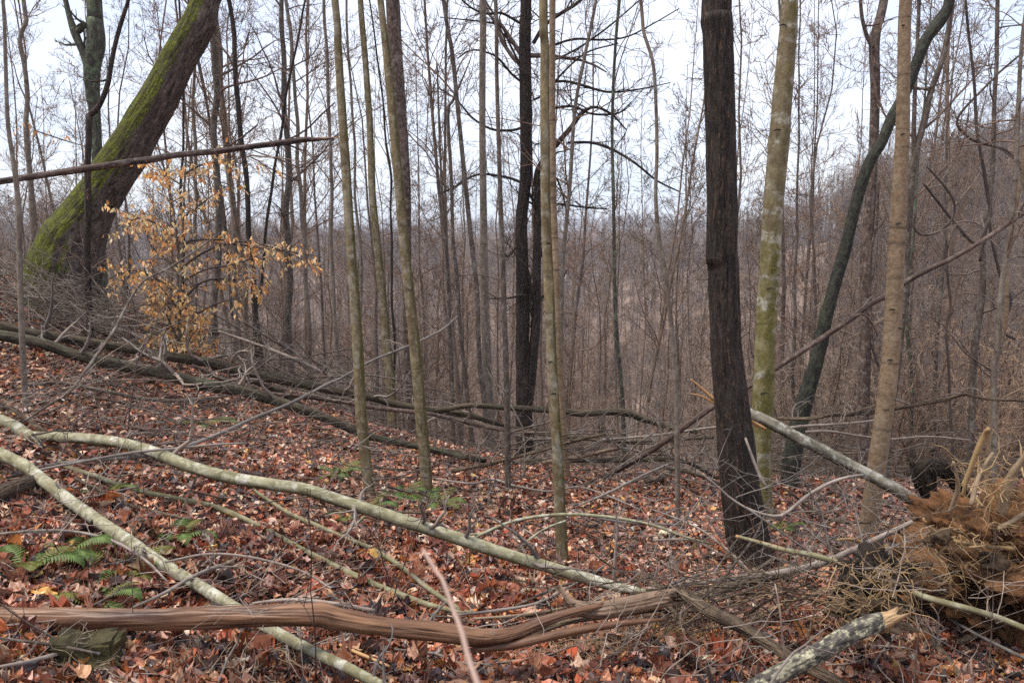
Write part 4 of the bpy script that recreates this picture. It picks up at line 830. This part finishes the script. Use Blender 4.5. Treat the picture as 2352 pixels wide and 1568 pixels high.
ferns = [(1005, 1158, 1.0, 8, 'bright green fern at the foot of the olive trunk'), (920, 1140, .95, 7, 'small fern between the feet of the two olive trunks'), (60, 1305, .75, 8, 'fern clump at the left edge below the diagonal trunk'),
         (285, 1310, .85, 8, 'fern tucked under the left side of the diagonal pale trunk'), (410, 1235, .75, 7, 'dark fern between diagonal pale trunk and the slim pole'), (150, 1275, .7, 7, 'yellowing fern left of the diagonal pale trunk'),
         (465, 975, .9, 6, 'fern among leaves under the mossy log'), (775, 1090, .9, 6, 'yellow green fern left of the first olive trunk'), (225, 1385, .6, 7, 'low fern just behind the peeled log'),
         (1795, 1215, .7, 6, 'small fern at the foot of the curving black tree'), (850, 1165, .7, 6, 'low yellowish fern at the foot of the bowed olive trunk'), (250, 1130, .6, 5, 'tiny fern above the slim greenish pole'), (775, 1195, .5, 5, 'tiny fern below the long pale trunk')]
for (u, v, s_, n_, lb) in ferns:
    p = onground(u, v, .02); root = empty('fern', p, lb, 'fern', 'green ferns on the forest floor'); root.scale = (s_ * 1.35,) * 3
    for k in range(n_):
        o_ = link('frond', FM[k % 3], root); o_.rotation_euler = (random.uniform(-.2, .2), random.uniform(-.25, .2), 2 * math.pi * k / n_ + random.uniform(-.3, .3)); q = random.uniform(.7, 1.1); o_.scale = (q, q, q)

# ------------------------------------------------------------------ uprooted mound, stumps, stones
def curly(rg, p, d, L, r, n_=8, c=.5, up=0.0):
    P = [p]; dd = unit(d)
    for i_ in range(n_ - 1):
        dd = unit(dd + rg.normal(0, c, 3) * .6 + np.array([0, 0, up])); P.append(P[-1] + dd * L / (n_ - 1))
    return np.array(P), np.linspace(r, r * .3, n_)
def root_mound():
    rg = np.random.default_rng(9); Yc = 3.7
    c = at(2330, 1268, Yc); o_ = c.copy(); o_[2] = hz(c[0], c[1])
    root = empty('root_mound', o_, 'torn up ochre root mound bristling with fine roots at the right edge', 'root mound')
    link('soil', blob_mesh('soil', 6, (.44, .40, .27), .85, 3.3, M_soil, 2.3), root, c - o_ + np.array([.12, .1, -.12]))
    link('soil', blob_mesh('soil', 5, (.24, .26, .12), .8, 7.3, M_soil, 2.6), root, at(2235, 1315, 3.75) - o_ + np.array([0, .05, -.08]))
    polys = []
    for k in range(190):
        u = rg.uniform(2110, 2400); v = rg.uniform(1100 if u > 2230 else 1215, 1350); p = at(u, v, Yc - .3 + rg.uniform(-.12, .25))
        polys.append(curly(rg, p, rg.normal(0, 1, 3) + np.array([-.2, -.3, .25]), rg.uniform(.08, .35), rg.choice([.0009, .0015, .003, .006], p=[.5, .32, .12, .06]), 8, .6))
    for k in range(60):
        u = rg.uniform(2200, 2380); v = rg.uniform(1060, 1180); p = at(u, v, Yc + rg.uniform(-.3, .1))
        polys.append(curly(rg, p, np.array([rg.normal(-.2, .8), rg.normal(0, .5), .7]), rg.uniform(.12, .34), rg.choice([.0015, .003, .006], p=[.5, .35, .15]), 8, .6))
    for k in range(16):
        cp = at(rg.uniform(2120, 2380), rg.uniform(1180, 1370), Yc - .33 + rg.uniform(-.1, .15)); s1 = rg.uniform(.02, .07)
        link('clod', blob_mesh('clod', 3, (s1, s1 * .8, s1 * .7), .8, k * 1.3, M_soil if k % 3 else M_dirt, 1.8), root, cp - o_)
    tubes('fine_roots', [(p - o_, r) for p, r in polys], B_root, 5, root)
    for q in ("2300,1180,22 2320,1100,20 2345,1060,14 2372,1010,6", "2210,1140,8 2235,1060,12 2262,1000,16 2270,985,10", "2180,1180,9 2200,1120,10 2190,1060,6", "2352,1180,12 2300,1210,11 2240,1230,8 2180,1215,5", "2120,1190,7 2160,1230,9 2230,1250,10 2330,1260,11", "2280,1040,7 2250,1090,9 2230,1160,12"):
        thick('root', *path(q, Y=[3.55, 3.45]), B_root, root, o_, sides=9, step=.02, lumps=.15, ridge=.1)
root_mound()
def charred():
    o_ = at(2130, 1165, 4.6); root = empty('rotten_stump', o_, 'black rotten stump arching over a gap behind the grey broken trunk', 'stump')
    rg = np.random.default_rng(4)
    parts = []
    for q, sd in (("2138,1200,46 2134,1150,36 2126,1110,42 2124,1082,46 2150,1066,34", 1), ("2118,1082,34 2148,1072,36 2180,1086,30 2203,1115,26 2224,1150,22", 2), ("2112,1120,20 2100,1085,16 2092,1058,7", 3)):
        P, Rr = path(q, Y=4.6); V, Fc, B, _, _ = thick_tube(P, Rr, sides=26, lumps=.45, ridge=.4, rf=5, step=.012, seed=sd); parts.append((V, Fc, B))
    V, Fc, B = merge(parts); link('stump_wood', make_mesh('stump_wood', V - o_, Fc, B_char, {'bk': ('FLOAT_VECTOR', B)}), root)
    polys = [curly(rg, at(rg.uniform(2095, 2200), rg.uniform(1060, 1120), 4.55), rg.normal(0, 1, 3), rg.uniform(.04, .12), .003, 6, .6) for _ in range(60)]
    tubes('splinters', [(p - o_, r) for p, r in polys], B_char, 4, root)
charred()
def lump():
    c = at(2010, 1335, 3.15); o_ = c.copy(); o_[2] = hz(c[0], c[1]); rg = np.random.default_rng(14)
    root = empty('soil_lump', o_, 'black lump of soil and roots standing behind the green pole', 'soil clod')
    link('soil', blob_mesh('soil', 5, (.115, .10, .125), .8, 5.1, M_black, 2.4), root, c - o_ + np.array([0, 0, -.02]))
    link('soil', blob_mesh('soil', 5, (.12, .12, .05), .8, 2.1, M_dirt, 2.4), root, at(2010, 1400, 3.0) - o_ + np.array([0, .05, -.03]))
    polys = [curly(rg, at(rg.uniform(1900, 2100), rg.uniform(1290, 1440), 3.0 + rg.uniform(-.1, .1)), rg.normal(0, 1, 3) + np.array([0, -.4, 0]), rg.uniform(.06, .25), rg.uniform(.001, .003), 8, .6) for _ in range(160)]
    tubes('fine_roots', [(p - o_, r) for p, r in polys], B_root, 4, root)
lump()
def root_tuft(u, v, lb, n_, spread, Lr):
    rg = np.random.default_rng(int(u)); p = onground(u, v, .02)
    polys = [curly(rg, p + np.array([rg.normal(0, spread), rg.normal(0, spread * .5), rg.uniform(-.02, .05)]), np.array([rg.normal(0, 1), rg.normal(-.2, .7), rg.uniform(-.1, .9)]), rg.uniform(*Lr), rg.uniform(.0008, .0024), 8, .5, -.05) for _ in range(n_)]
    o_ = tubes('root_tuft', [(q - p, r) for q, r in polys], B_root, 4); o_.location = p
    tag(o_, lb, 'root tuft', 'tufts of torn fine roots')
root_tuft(1340, 1510, 'tangle of pale torn roots in front of the split slabs', 210, .13, (.06, .28))
root_tuft(150, 1550, 'curly root tuft at the lower left before the mossy stone', 110, .12, (.05, .2))
root_tuft(480, 1545, 'root tuft in the leaves below the peeled log middle', 90, .15, (.05, .2))
root_tuft(2150, 1360, 'tan root tuft on the ground before the root mound', 140, .18, (.06, .25))
root_tuft(1800, 1390, 'golden root fibres between the furrowed log and the soil lump', 100, .15, (.06, .25))
root_tuft(1560, 1470, 'root fibres at the joint of the broken and furrowed logs', 100, .10, (.06, .25))
def stone():
    import bmesh
    bm = bmesh.new(); bmesh.ops.create_cube(bm, size=1); bmesh.ops.bevel(bm, geom=bm.edges[:], offset=.08, segments=3, affect='EDGES')
    bmesh.ops.subdivide_edges(bm, edges=bm.edges[:], cuts=3, use_grid_fill=True)
    for v_ in bm.verts:
        v_.co += v_.co.normalized() * .28 * noise.fractal(v_.co * 3 + Vector((2, 1, 0)), 1, 2, 4)
        v_.co.x *= .21; v_.co.y *= .14; v_.co.z *= .15
    me_ = bpy.data.meshes.new('mossy_stump'); bm.to_mesh(me_); bm.free(); me_.materials.append(M_rock)
    p = at(200, 1506, 2.60); o_ = link('mossy_stone', me_, None, p); tag(o_, 'squared mossy stone half hidden under the peeled log', 'stone'); o_.rotation_euler = (0, .03, .15)
stone()
def shell():
    p = onground(1530, 1226, .03); me_ = blob_mesh('pale_fungus', 4, (.052, .03, .034), .35, 2.2, None or newmat('cream_fungus')[0], 1.2)
    me_.materials[0].node_tree.nodes['Principled BSDF'].inputs['Base Color'].default_value = (.72, .62, .40, 1)
    o_ = link('pale_fungus', me_, None, p); tag(o_, 'small cream coloured fungus resting on the leaves by the arching branch', 'fungus')
shell()

# ------------------------------------------------------------------ brush pile at the mossy tree foot, and twig thickets
def brush(name, label, n_, box, Yr, L, r, mat, dirb, parent=None):
    rg = np.random.default_rng(int(box[0] + box[2])); polys = []
    for k in range(n_):
        u = rg.uniform(box[0], box[1]); v = rg.uniform(box[2], box[3]); yy = rg.uniform(*Yr); p = at(u, v, yy); gz_ = hz(p[0], p[1])
        if p[2] < gz_ - .05: p[2] = gz_ + rg.uniform(0, .2)
        if p[2] > gz_ + .6: p[2] = gz_ + rg.uniform(.05, .6)
        d = np.array(dirb) * rg.choice([-1, 1]) + rg.normal(0, .45, 3) * np.array([1, 1, .55])
        P, R_ = curly(rg, p, d, rg.uniform(*L), rg.uniform(*r), 7, .22); polys.append((P, R_))
        if rg.uniform() < .6: polys += grow(P, R_, rg, t0=.2, t1=1, n=4, length=.3, elev=(-20, 50), levels=0, rmin=.0018)
    o_ = polys[0][0][0].copy(); t = tubes(name, [(p - o_, q) for p, q in polys], mat, 4); t.location = o_
    return tag(t, label, 'brush', kind='stuff')
brush('brush_pile', 'tangled pile of grey twigs heaped around the mossy tree foot', 240, (-20, 300, 590, 760), (7.3, 8.8), (.4, 1.2), (.002, .008), B_brown, (.9, 0, -.35))
brush('brush_pile', 'tangled pile of paler bent twigs on top of the darker pile at the mossy tree', 90, (-20, 280, 600, 750), (7.2, 8.0), (.3, 1.0), (.0015, .005), B_greystk, (.8, 0, -.45))
brush('brush_pile', 'fallen branches and twigs strewn behind the crossing dark logs', 230, (120, 900, 740, 930), (8.5, 10.5), (.5, 2.0), (.003, .012), B_brown, (.9, .1, -.22))
brush('brush_pile', 'paler twigs strewn behind the crossing dark logs', 70, (250, 950, 760, 940), (8.4, 9.8), (.5, 1.8), (.002, .006), B_greystk, (.9, .1, -.25))
brush('brush_pile', 'thin twigs strewn over the leaves between dark logs and pale trunks', 120, (0, 900, 860, 1250), (4.6, 6.8), (.3, .9), (.0012, .004), B_greystk, (.8, .2, .1))
brush('brush_pile', 'thin twigs strewn over the leaves in the lower foreground', 70, (0, 2352, 1250, 1560), (2.6, 3.6), (.15, .6), (.001, .003), B_greystk, (.8, .2, .15))
brush('brush_pile', 'broken branches heaped at the crest left of the blackish trunk', 90, (1100, 1700, 980, 1120), (6.4, 8.2), (.5, 1.6), (.003, .012), B_brown, (.9, .1, .15))
brush('brush_pile', 'dark thin twigs lying over the slope left of the olive trunks', 90, (0, 900, 850, 1300), (4.2, 7.2), (.4, 1.6), (.002, .007), B_twigd, (.8, .2, .02))
brush('brush_pile', 'brown dead branches crossing low in the thicket at the right', 150, (1700, 2400, 820, 1150), (6.5, 10), (.5, 1.8), (.002, .008), B_brown, (.9, .1, .1))
brush('brush_pile', 'messy heap of sticks behind the joint of the broken and furrowed logs', 75, (1460, 1900, 1320, 1420), (3.1, 3.7), (.25, .8), (.002, .006), B_furrow, (.9, .15, .08))
brush('brush_pile', 'light twigs crossing around the foot of the blackish trunk', 100, (1480, 2100, 1120, 1360), (3.4, 4.6), (.25, .8), (.0015, .004), B_greystk, (.7, .1, .3))

rg = np.random.default_rng(77); polys = []
x, y = scatter(2600, 2.0, 10, 1.25, 36)
for k in range(2600):
    a_ = rg.uniform(0, 6.28); p = np.array([x[k], y[k], hz(x[k], y[k]) + rg.uniform(.02, .06)])
    polys.append(curly(rg, p, np.array([math.cos(a_), math.sin(a_), rg.normal(0, .12)]), rg.uniform(.06, .32), rg.choice([.0012, .002, .0035]), 6, .18))
tag(tubes('twig_litter', polys, B_greystk, 4), 'countless bits of twig lying among the fallen leaves', 'twig litter', kind='stuff')
# small dead sticks, single things
GS = 'small dead sticks scattered on the leaves'
protos = []
for k in range(6):
    rg = np.random.default_rng(100 + k); L = rg.uniform(.3, .8); P, R_ = curly(rg, np.array([-L / 2, 0, .0]), np.array([1, 0, 0.]), L, rg.uniform(.004, .009), 9, .12); P[:, 2] = np.abs(P[:, 2]) * .5 + .02
    V_, F_, B_, C_, cr_ = thick_tube(P, R_, sides=7, step=.04, seed=k)
    tw = grow(C_, cr_, rg, t0=.2, t1=.95, n=3, length=.2, elev=(0, 30), levels=1, nsub=2, rmin=.0015, taperlen=.2, up=0)
    TV, TF, TB = tube_arrays(tw, 4); V_, F_, B_ = merge([(V_, F_, B_), (TV, TF, TB)])
    protos.append(make_mesh('dead_stick', V_, F_, (B_greystk, B_furrow, B_brown)[k % 3], {'bk': ('FLOAT_VECTOR', B_)}))
x, y = scatter(110, 2.3, 9.5, 1.3, 34)
for k in range(110):
    o_ = link('dead_stick', protos[k % 6], None, (x[k], y[k], hz(x[k], y[k]) + .01)); o_.rotation_euler = (0, 0, random.uniform(0, 6.28)); q = random.uniform(.7, 1.3); o_.scale = (q, q, q)
    tag(o_, 'small dead stick lying on the leaves, one of many scattered alike', 'stick', GS)

# thin upright seedlings in the clearing
SE = []
for k in range(5):
    rg = np.random.default_rng(300 + k); L = rg.uniform(.5, 1.1); P, R_ = curly(rg, np.array([0, 0, -.02]), np.array([rg.normal(0, .35), rg.normal(0, .2), 1.]), L, rg.uniform(.0025, .0045), 12, .10)
    pl = [(P, R_)] + grow(P, R_, rg, t0=.25, t1=1, n=5, length=.3, elev=(15, 65), levels=1, nsub=2, rmin=.0012, taperlen=.3, up=.2)
    V_, F_, B_ = tube_arrays(pl, 5); SE.append(make_mesh('seedling', V_, F_, (B_redst, B_brown, B_furrow)[k % 3], {'bk': ('FLOAT_VECTOR', B_)}))
x, y = scatter(46, 2.8, 8.5, 1.2, 33)
for k in range(46):
    o_ = link('seedling', SE[k % 5], None, (x[k], y[k], hz(x[k], y[k]))); o_.rotation_euler = (0, 0, random.uniform(0, 6.28)); q = random.uniform(.6, 1.1); o_.scale = (q, q, q)
    tag(o_, 'leafless whip thin seedling growing up through the leaf litter', 'seedling', 'bare seedlings in the clearing')

# ------------------------------------------------------------------ wood beyond the crest
def wood_proto(seed, h, r0, nl, length, elev, wobble, nsub=6, t0=.28, r2=None, rm=.0045):
    rg = np.random.default_rng(seed); n_ = 13; z = np.linspace(-.4, h, n_); P = np.stack([np.cumsum(rg.normal(0, wobble, n_)), np.cumsum(rg.normal(0, wobble, n_)), z], -1); P -= np.array([P[0, 0], P[0, 1], 0])
    Rr = r0 * (1 - .88 * (np.linspace(0, 1, n_)) ** .9)
    tr = [(P, Rr)]
    if r2:
        Q = P[4:].copy(); Q[:, 0] += np.linspace(0, r2, len(Q)); Q[:, 1] += np.linspace(0, r2 * .3, len(Q)); tr.append((Q, Rr[4:] * .8))
    br = grow(P, Rr, rg, t0=t0, t1=1, n=nl, length=length, elev=elev, levels=2, nsub=nsub, rmin=rm, taperlen=.6, curl=.22)
    if r2: br += grow(tr[1][0], tr[1][1], rg, t0=.1, t1=1, n=nl // 2, length=length, elev=elev, levels=2, nsub=nsub, rmin=rm, curl=.22)
    V_, F_, B_ = tube_arrays(tr, 7); mt = make_mesh('trunk', V_, F_, B_far, {'bk': ('FLOAT_VECTOR', B_)})
    V_, F_, B_ = tube_arrays(br, 3); mc = make_mesh('crown', V_, F_, B_twigl if seed in (3, 4, 8, 10) else B_twig, {'bk': ('FLOAT_VECTOR', B_)})
    return mt, mc
WP = [wood_proto(1, 15, .070, 24, 2.6, (35, 70), .07, 9), wood_proto(2, 17, .09, 28, 3.2, (25, 60), .09, 9), wood_proto(3, 13, .048, 26, 2.3, (30, 70), .06, 7), wood_proto(4, 16, .08, 22, 3.4, (15, 60), .12, 7, r2=2.0),
      wood_proto(5, 12, .045, 28, 2.2, (20, 65), .14, 7, t0=.12), wood_proto(6, 18, .11, 28, 4.0, (10, 55), .10, 7), wood_proto(7, 14, .055, 28, 2.4, (30, 70), .05, 8, r2=1.2),
      wood_proto(8, 10, .028, 26, 1.5, (35, 75), .05, 7, t0=.2), wood_proto(9, 11, .034, 28, 1.7, (25, 75), .08, 7, t0=.15),
      wood_proto(10, 14, .10, 30, 4.2, (15, 65), .1, 7, rm=.013, t0=.3), wood_proto(11, 13, .09, 30, 3.6, (25, 70), .1, 7, rm=.012, t0=.25)]
SP = []
for k in range(4):      # understorey thicket plants
    rg = np.random.default_rng(50 + k); st = []
    for q in range(6):
        st.append(curly(rg, np.array([rg.normal(0, .15), rg.normal(0, .15), -.15]), np.array([rg.normal(0, .35), rg.normal(0, .35), 1]), rg.uniform(2.2, 4.2), rg.uniform(.010, .02), 9, .16, .04))
    br = []
    for P_, R_ in st: br += grow(P_, R_, rg, t0=.12, t1=1, n=11, length=1.2, elev=(-10, 60), levels=2, nsub=4, rmin=.0045, curl=.36, taperlen=.3)
    a_ = tube_arrays(st, 6); b_ = tube_arrays(br, 3)
    SP.append((make_mesh('stems', a_[0], a_[1], B_far, {'bk': ('FLOAT_VECTOR', a_[2])}), make_mesh('twigs', b_[0], b_[1], (B_twig, B_twigl)[k % 2], {'bk': ('FLOAT_VECTOR', b_[2])})))

wood_objs, shrub_objs = [], []
def sector_name(x, y):
    u = 1176 + F * x / y
    for lim, nm in ((330, 'behind the leaning mossy tree'), (740, 'behind the golden beech leaves'), (1000, 'behind the three olive trunks'), (1290, 'around the dark fork tree'), (1620, 'between the olive pair and the blackish trunk'), (1900, 'behind the yellow green trunk'), (2100, 'behind the russet and tan trunks')):
        if u < lim: return nm
    return 'right of the tan trunk'
def put_tree(x, y, k, s_):
    sn = sector_name(x, y); near = 'nearer slim' if y < 28 else 'farther slim'
    root = empty('wood_tree', (x, y, hz(x, y)), near + ' bare tree of the wood ' + sn, 'tree', near + ' bare trees ' + sn)
    root.rotation_euler = (random.gauss(0, .04), random.gauss(0, .04), random.uniform(0, 6.28)); root.scale = (s_, s_, s_ * random.uniform(.9, 1.1))
    a_ = link('trunk', WP[k][0], root); b_ = link('crown', WP[k][1], root); wood_objs.append((a_, b_))
def put_shrub(x, y, k, s_):
    sn = sector_name(x, y)
    root = empty('thicket_shrub', (x, y, hz(x, y)), 'leafless twiggy shrub of the thicket ' + sn, 'shrub', 'leafless shrubs ' + sn)
    root.rotation_euler = (0, 0, random.uniform(0, 6.28)); root.scale = (s_, s_, s_)
    a_ = link('stems', SP[k][0], root); b_ = link('twigs', SP[k][1], root); shrub_objs.append((a_, b_))
cnt = 0; rw = random.Random(11); placed = []
while cnt < 215:
    az = R(rw.uniform(-36, 37)); d = 12.5 + 44 * rw.random() ** .85; x_, y_ = d * math.sin(az), d * math.cos(az)
    u = 1176 + F * math.tan(az)
    if d < 20 and 930 < u < 1620 and rw.random() < .4: continue
    if any((x_ - a) ** 2 + (y_ - b) ** 2 < (.5 if d < 24 else 1.5) for a, b in placed): continue
    placed.append((x_, y_))
    k = rw.choice((2, 4, 7, 8, 7, 8, 6)) if d < 27 else rw.randrange(9)
    put_tree(x_, y_, k, rw.uniform(.8, 1.15)); cnt += 1
for az, d, k in ((-6, 18, 8), (-3.5, 22, 2), (2.5, 19, 6), (6.5, 22, 8), (8.5, 18, 6), (12.5, 20, 2), (17.5, 15, 8)): put_tree(d * math.sin(R(az)), d * math.cos(R(az)), k, 1.05)
for k_, (az, d) in zip((9, 10, 9, 10), ((-14, 62), (2, 64), (11, 60), (24, 63))): put_tree(d * math.sin(R(az)), d * math.cos(R(az)), k_, 1.0)
for k in range(120):
    az = R(rw.uniform(-34, 36)) if k % 3 else R(rw.uniform(14, 36)); d = rw.uniform(10.0, 26) if az > R(12) else rw.uniform(13, 32)
    if az < R(12) and k % 2: continue
    put_shrub(d * math.sin(az), d * math.cos(az), k % 4, rw.uniform(.6, 1.15))

def instancer(name, label, xs, ys, sc_lo, sc_hi, pairs, cat):
    P = np.stack([xs, ys, H(xs, ys)], -1); me_ = bpy.data.meshes.new(name); me_.vertices.add(len(P)); me_.vertices.foreach_set('co', P.astype(np.float32).ravel())
    a = me_.attributes.new('scl', 'FLOAT', 'POINT'); a.data.foreach_set('value', rng.uniform(sc_lo, sc_hi, len(P)).astype(np.float32))
    o_ = link(name, me_); tag(o_, label, cat, kind='stuff')
    ng = bpy.data.node_groups.new(name, 'GeometryNodeTree'); ng.interface.new_socket('Geometry', in_out='INPUT', socket_type='NodeSocketGeometry'); ng.interface.new_socket('Geometry', in_out='OUTPUT', socket_type='NodeSocketGeometry')
    gi, go = ng.nodes.new('NodeGroupInput'), ng.nodes.new('NodeGroupOutput'); iop = ng.nodes.new('GeometryNodeInstanceOnPoints')
    gti = ng.nodes.new('GeometryNodeGeometryToInstance'); L = ng.links
    for (t_, c_) in reversed(pairs):
        jn = ng.nodes.new('GeometryNodeJoinGeometry')
        for ob in (c_, t_):
            oi = ng.nodes.new('GeometryNodeObjectInfo'); oi.inputs['Object'].default_value = ob; oi.inputs['As Instance'].default_value = False; L.new(oi.outputs['Geometry'], jn.inputs[0])
        g2 = ng.nodes.new('GeometryNodeGeometryToInstance'); L.new(jn.outputs[0], g2.inputs[0])
        pairs_out.append(g2)
    jj = ng.nodes.new('GeometryNodeJoinGeometry')
    for g2 in pairs_out: L.new(g2.outputs[0], jj.inputs[0])
    pairs_out.clear()
    L.new(jj.outputs[0], iop.inputs['Instance']); iop.inputs['Pick Instance'].default_value = True
    rv = ng.nodes.new('FunctionNodeRandomValue'); rv.data_type = 'INT'; rv.inputs[4].default_value = 0; rv.inputs[5].default_value = len(pairs) - 1; L.new(rv.outputs[2], iop.inputs['Instance Index'])
    rr_ = ng.nodes.new('FunctionNodeRandomValue'); rr_.data_type = 'FLOAT_VECTOR'; rr_.inputs[0].default_value = (-.05, -.05, 0); rr_.inputs[1].default_value = (.05, .05, 6.28); L.new(rr_.outputs[0], iop.inputs['Rotation'])
    na = ng.nodes.new('GeometryNodeInputNamedAttribute'); na.data_type = 'FLOAT'; na.inputs[0].default_value = 'scl'; L.new(na.outputs[0], iop.inputs['Scale'])
    L.new(gi.outputs[0], iop.inputs['Points']); L.new(iop.outputs[0], go.inputs[0])
    md = o_.modifiers.new('instances', 'NODES'); md.node_group = ng
pairs_out = []
def first_pairs(lst, meshes):
    res = []
    for mt, mc in meshes:
        for a_, b_ in lst:
            if a_.data == mt: res.append((a_, b_)); break
    return res
wpairs = first_pairs(wood_objs, WP); spairs = first_pairs(shrub_objs, SP)
def sector(n_, d0, d1, azm=42, p=2.0):
    t = rng.uniform(0, 1, n_); d = (d0 ** p + t * (d1 ** p - d0 ** p)) ** (1 / p); a = np.radians(rng.uniform(-azm, azm, n_)); return d * np.sin(a), d * np.cos(a)
x1, y1 = sector(3600, 50, 300); ra = np.radians(rng.uniform(22, 40, 1100)); rd = rng.uniform(62, 185, 1100); x1 = np.concatenate([x1, rd * np.sin(ra)]); y1 = np.concatenate([y1, rd * np.cos(ra)]); x2, y2 = sector(5500, 520, 780, 38)
instancer('valley_wood', 'distant mass of bare trees covering the valley and far ridges', np.concatenate([x1, x2]), np.concatenate([y1, y2]), .75, 1.15, [wpairs[q] for q in (0, 1, 3, 5, 6, 9, 10, 9, 10)], 'wood')
x1, y1 = sector(350, 28, 150, 40)
instancer('valley_thicket', 'brown undergrowth filling the valley between the bare trees', x1, y1, .9, 1.8, spairs, 'undergrowth')

# ------------------------------------------------------------------ air
def haze():
    import bmesh
    bm = bmesh.new(); bmesh.ops.create_cube(bm, size=1)
    for v_ in bm.verts: v_.co.x *= 2400; v_.co.y *= 2400; v_.co.z = -60 if v_.co.z < 0 else 60
    me_ = bpy.data.meshes.new('haze'); bm.to_mesh(me_); bm.free(); m = bpy.data.materials.new('haze'); m.use_nodes = True; n = m.node_tree; n.nodes.clear()
    o1 = n.nodes.new('ShaderNodeOutputMaterial'); pv = n.nodes.new('ShaderNodeVolumePrincipled'); pv.inputs['Density'].default_value = HAZE; pv.inputs['Color'].default_value = (.72, .80, .95, 1)
    n.links.new(pv.outputs[0], o1.inputs['Volume']); me_.materials.append(m); tag(link('haze', me_), 'thin bluish air over the valley', 'haze', kind='stuff')
HAZE = 0.0006
if HAZE: haze()
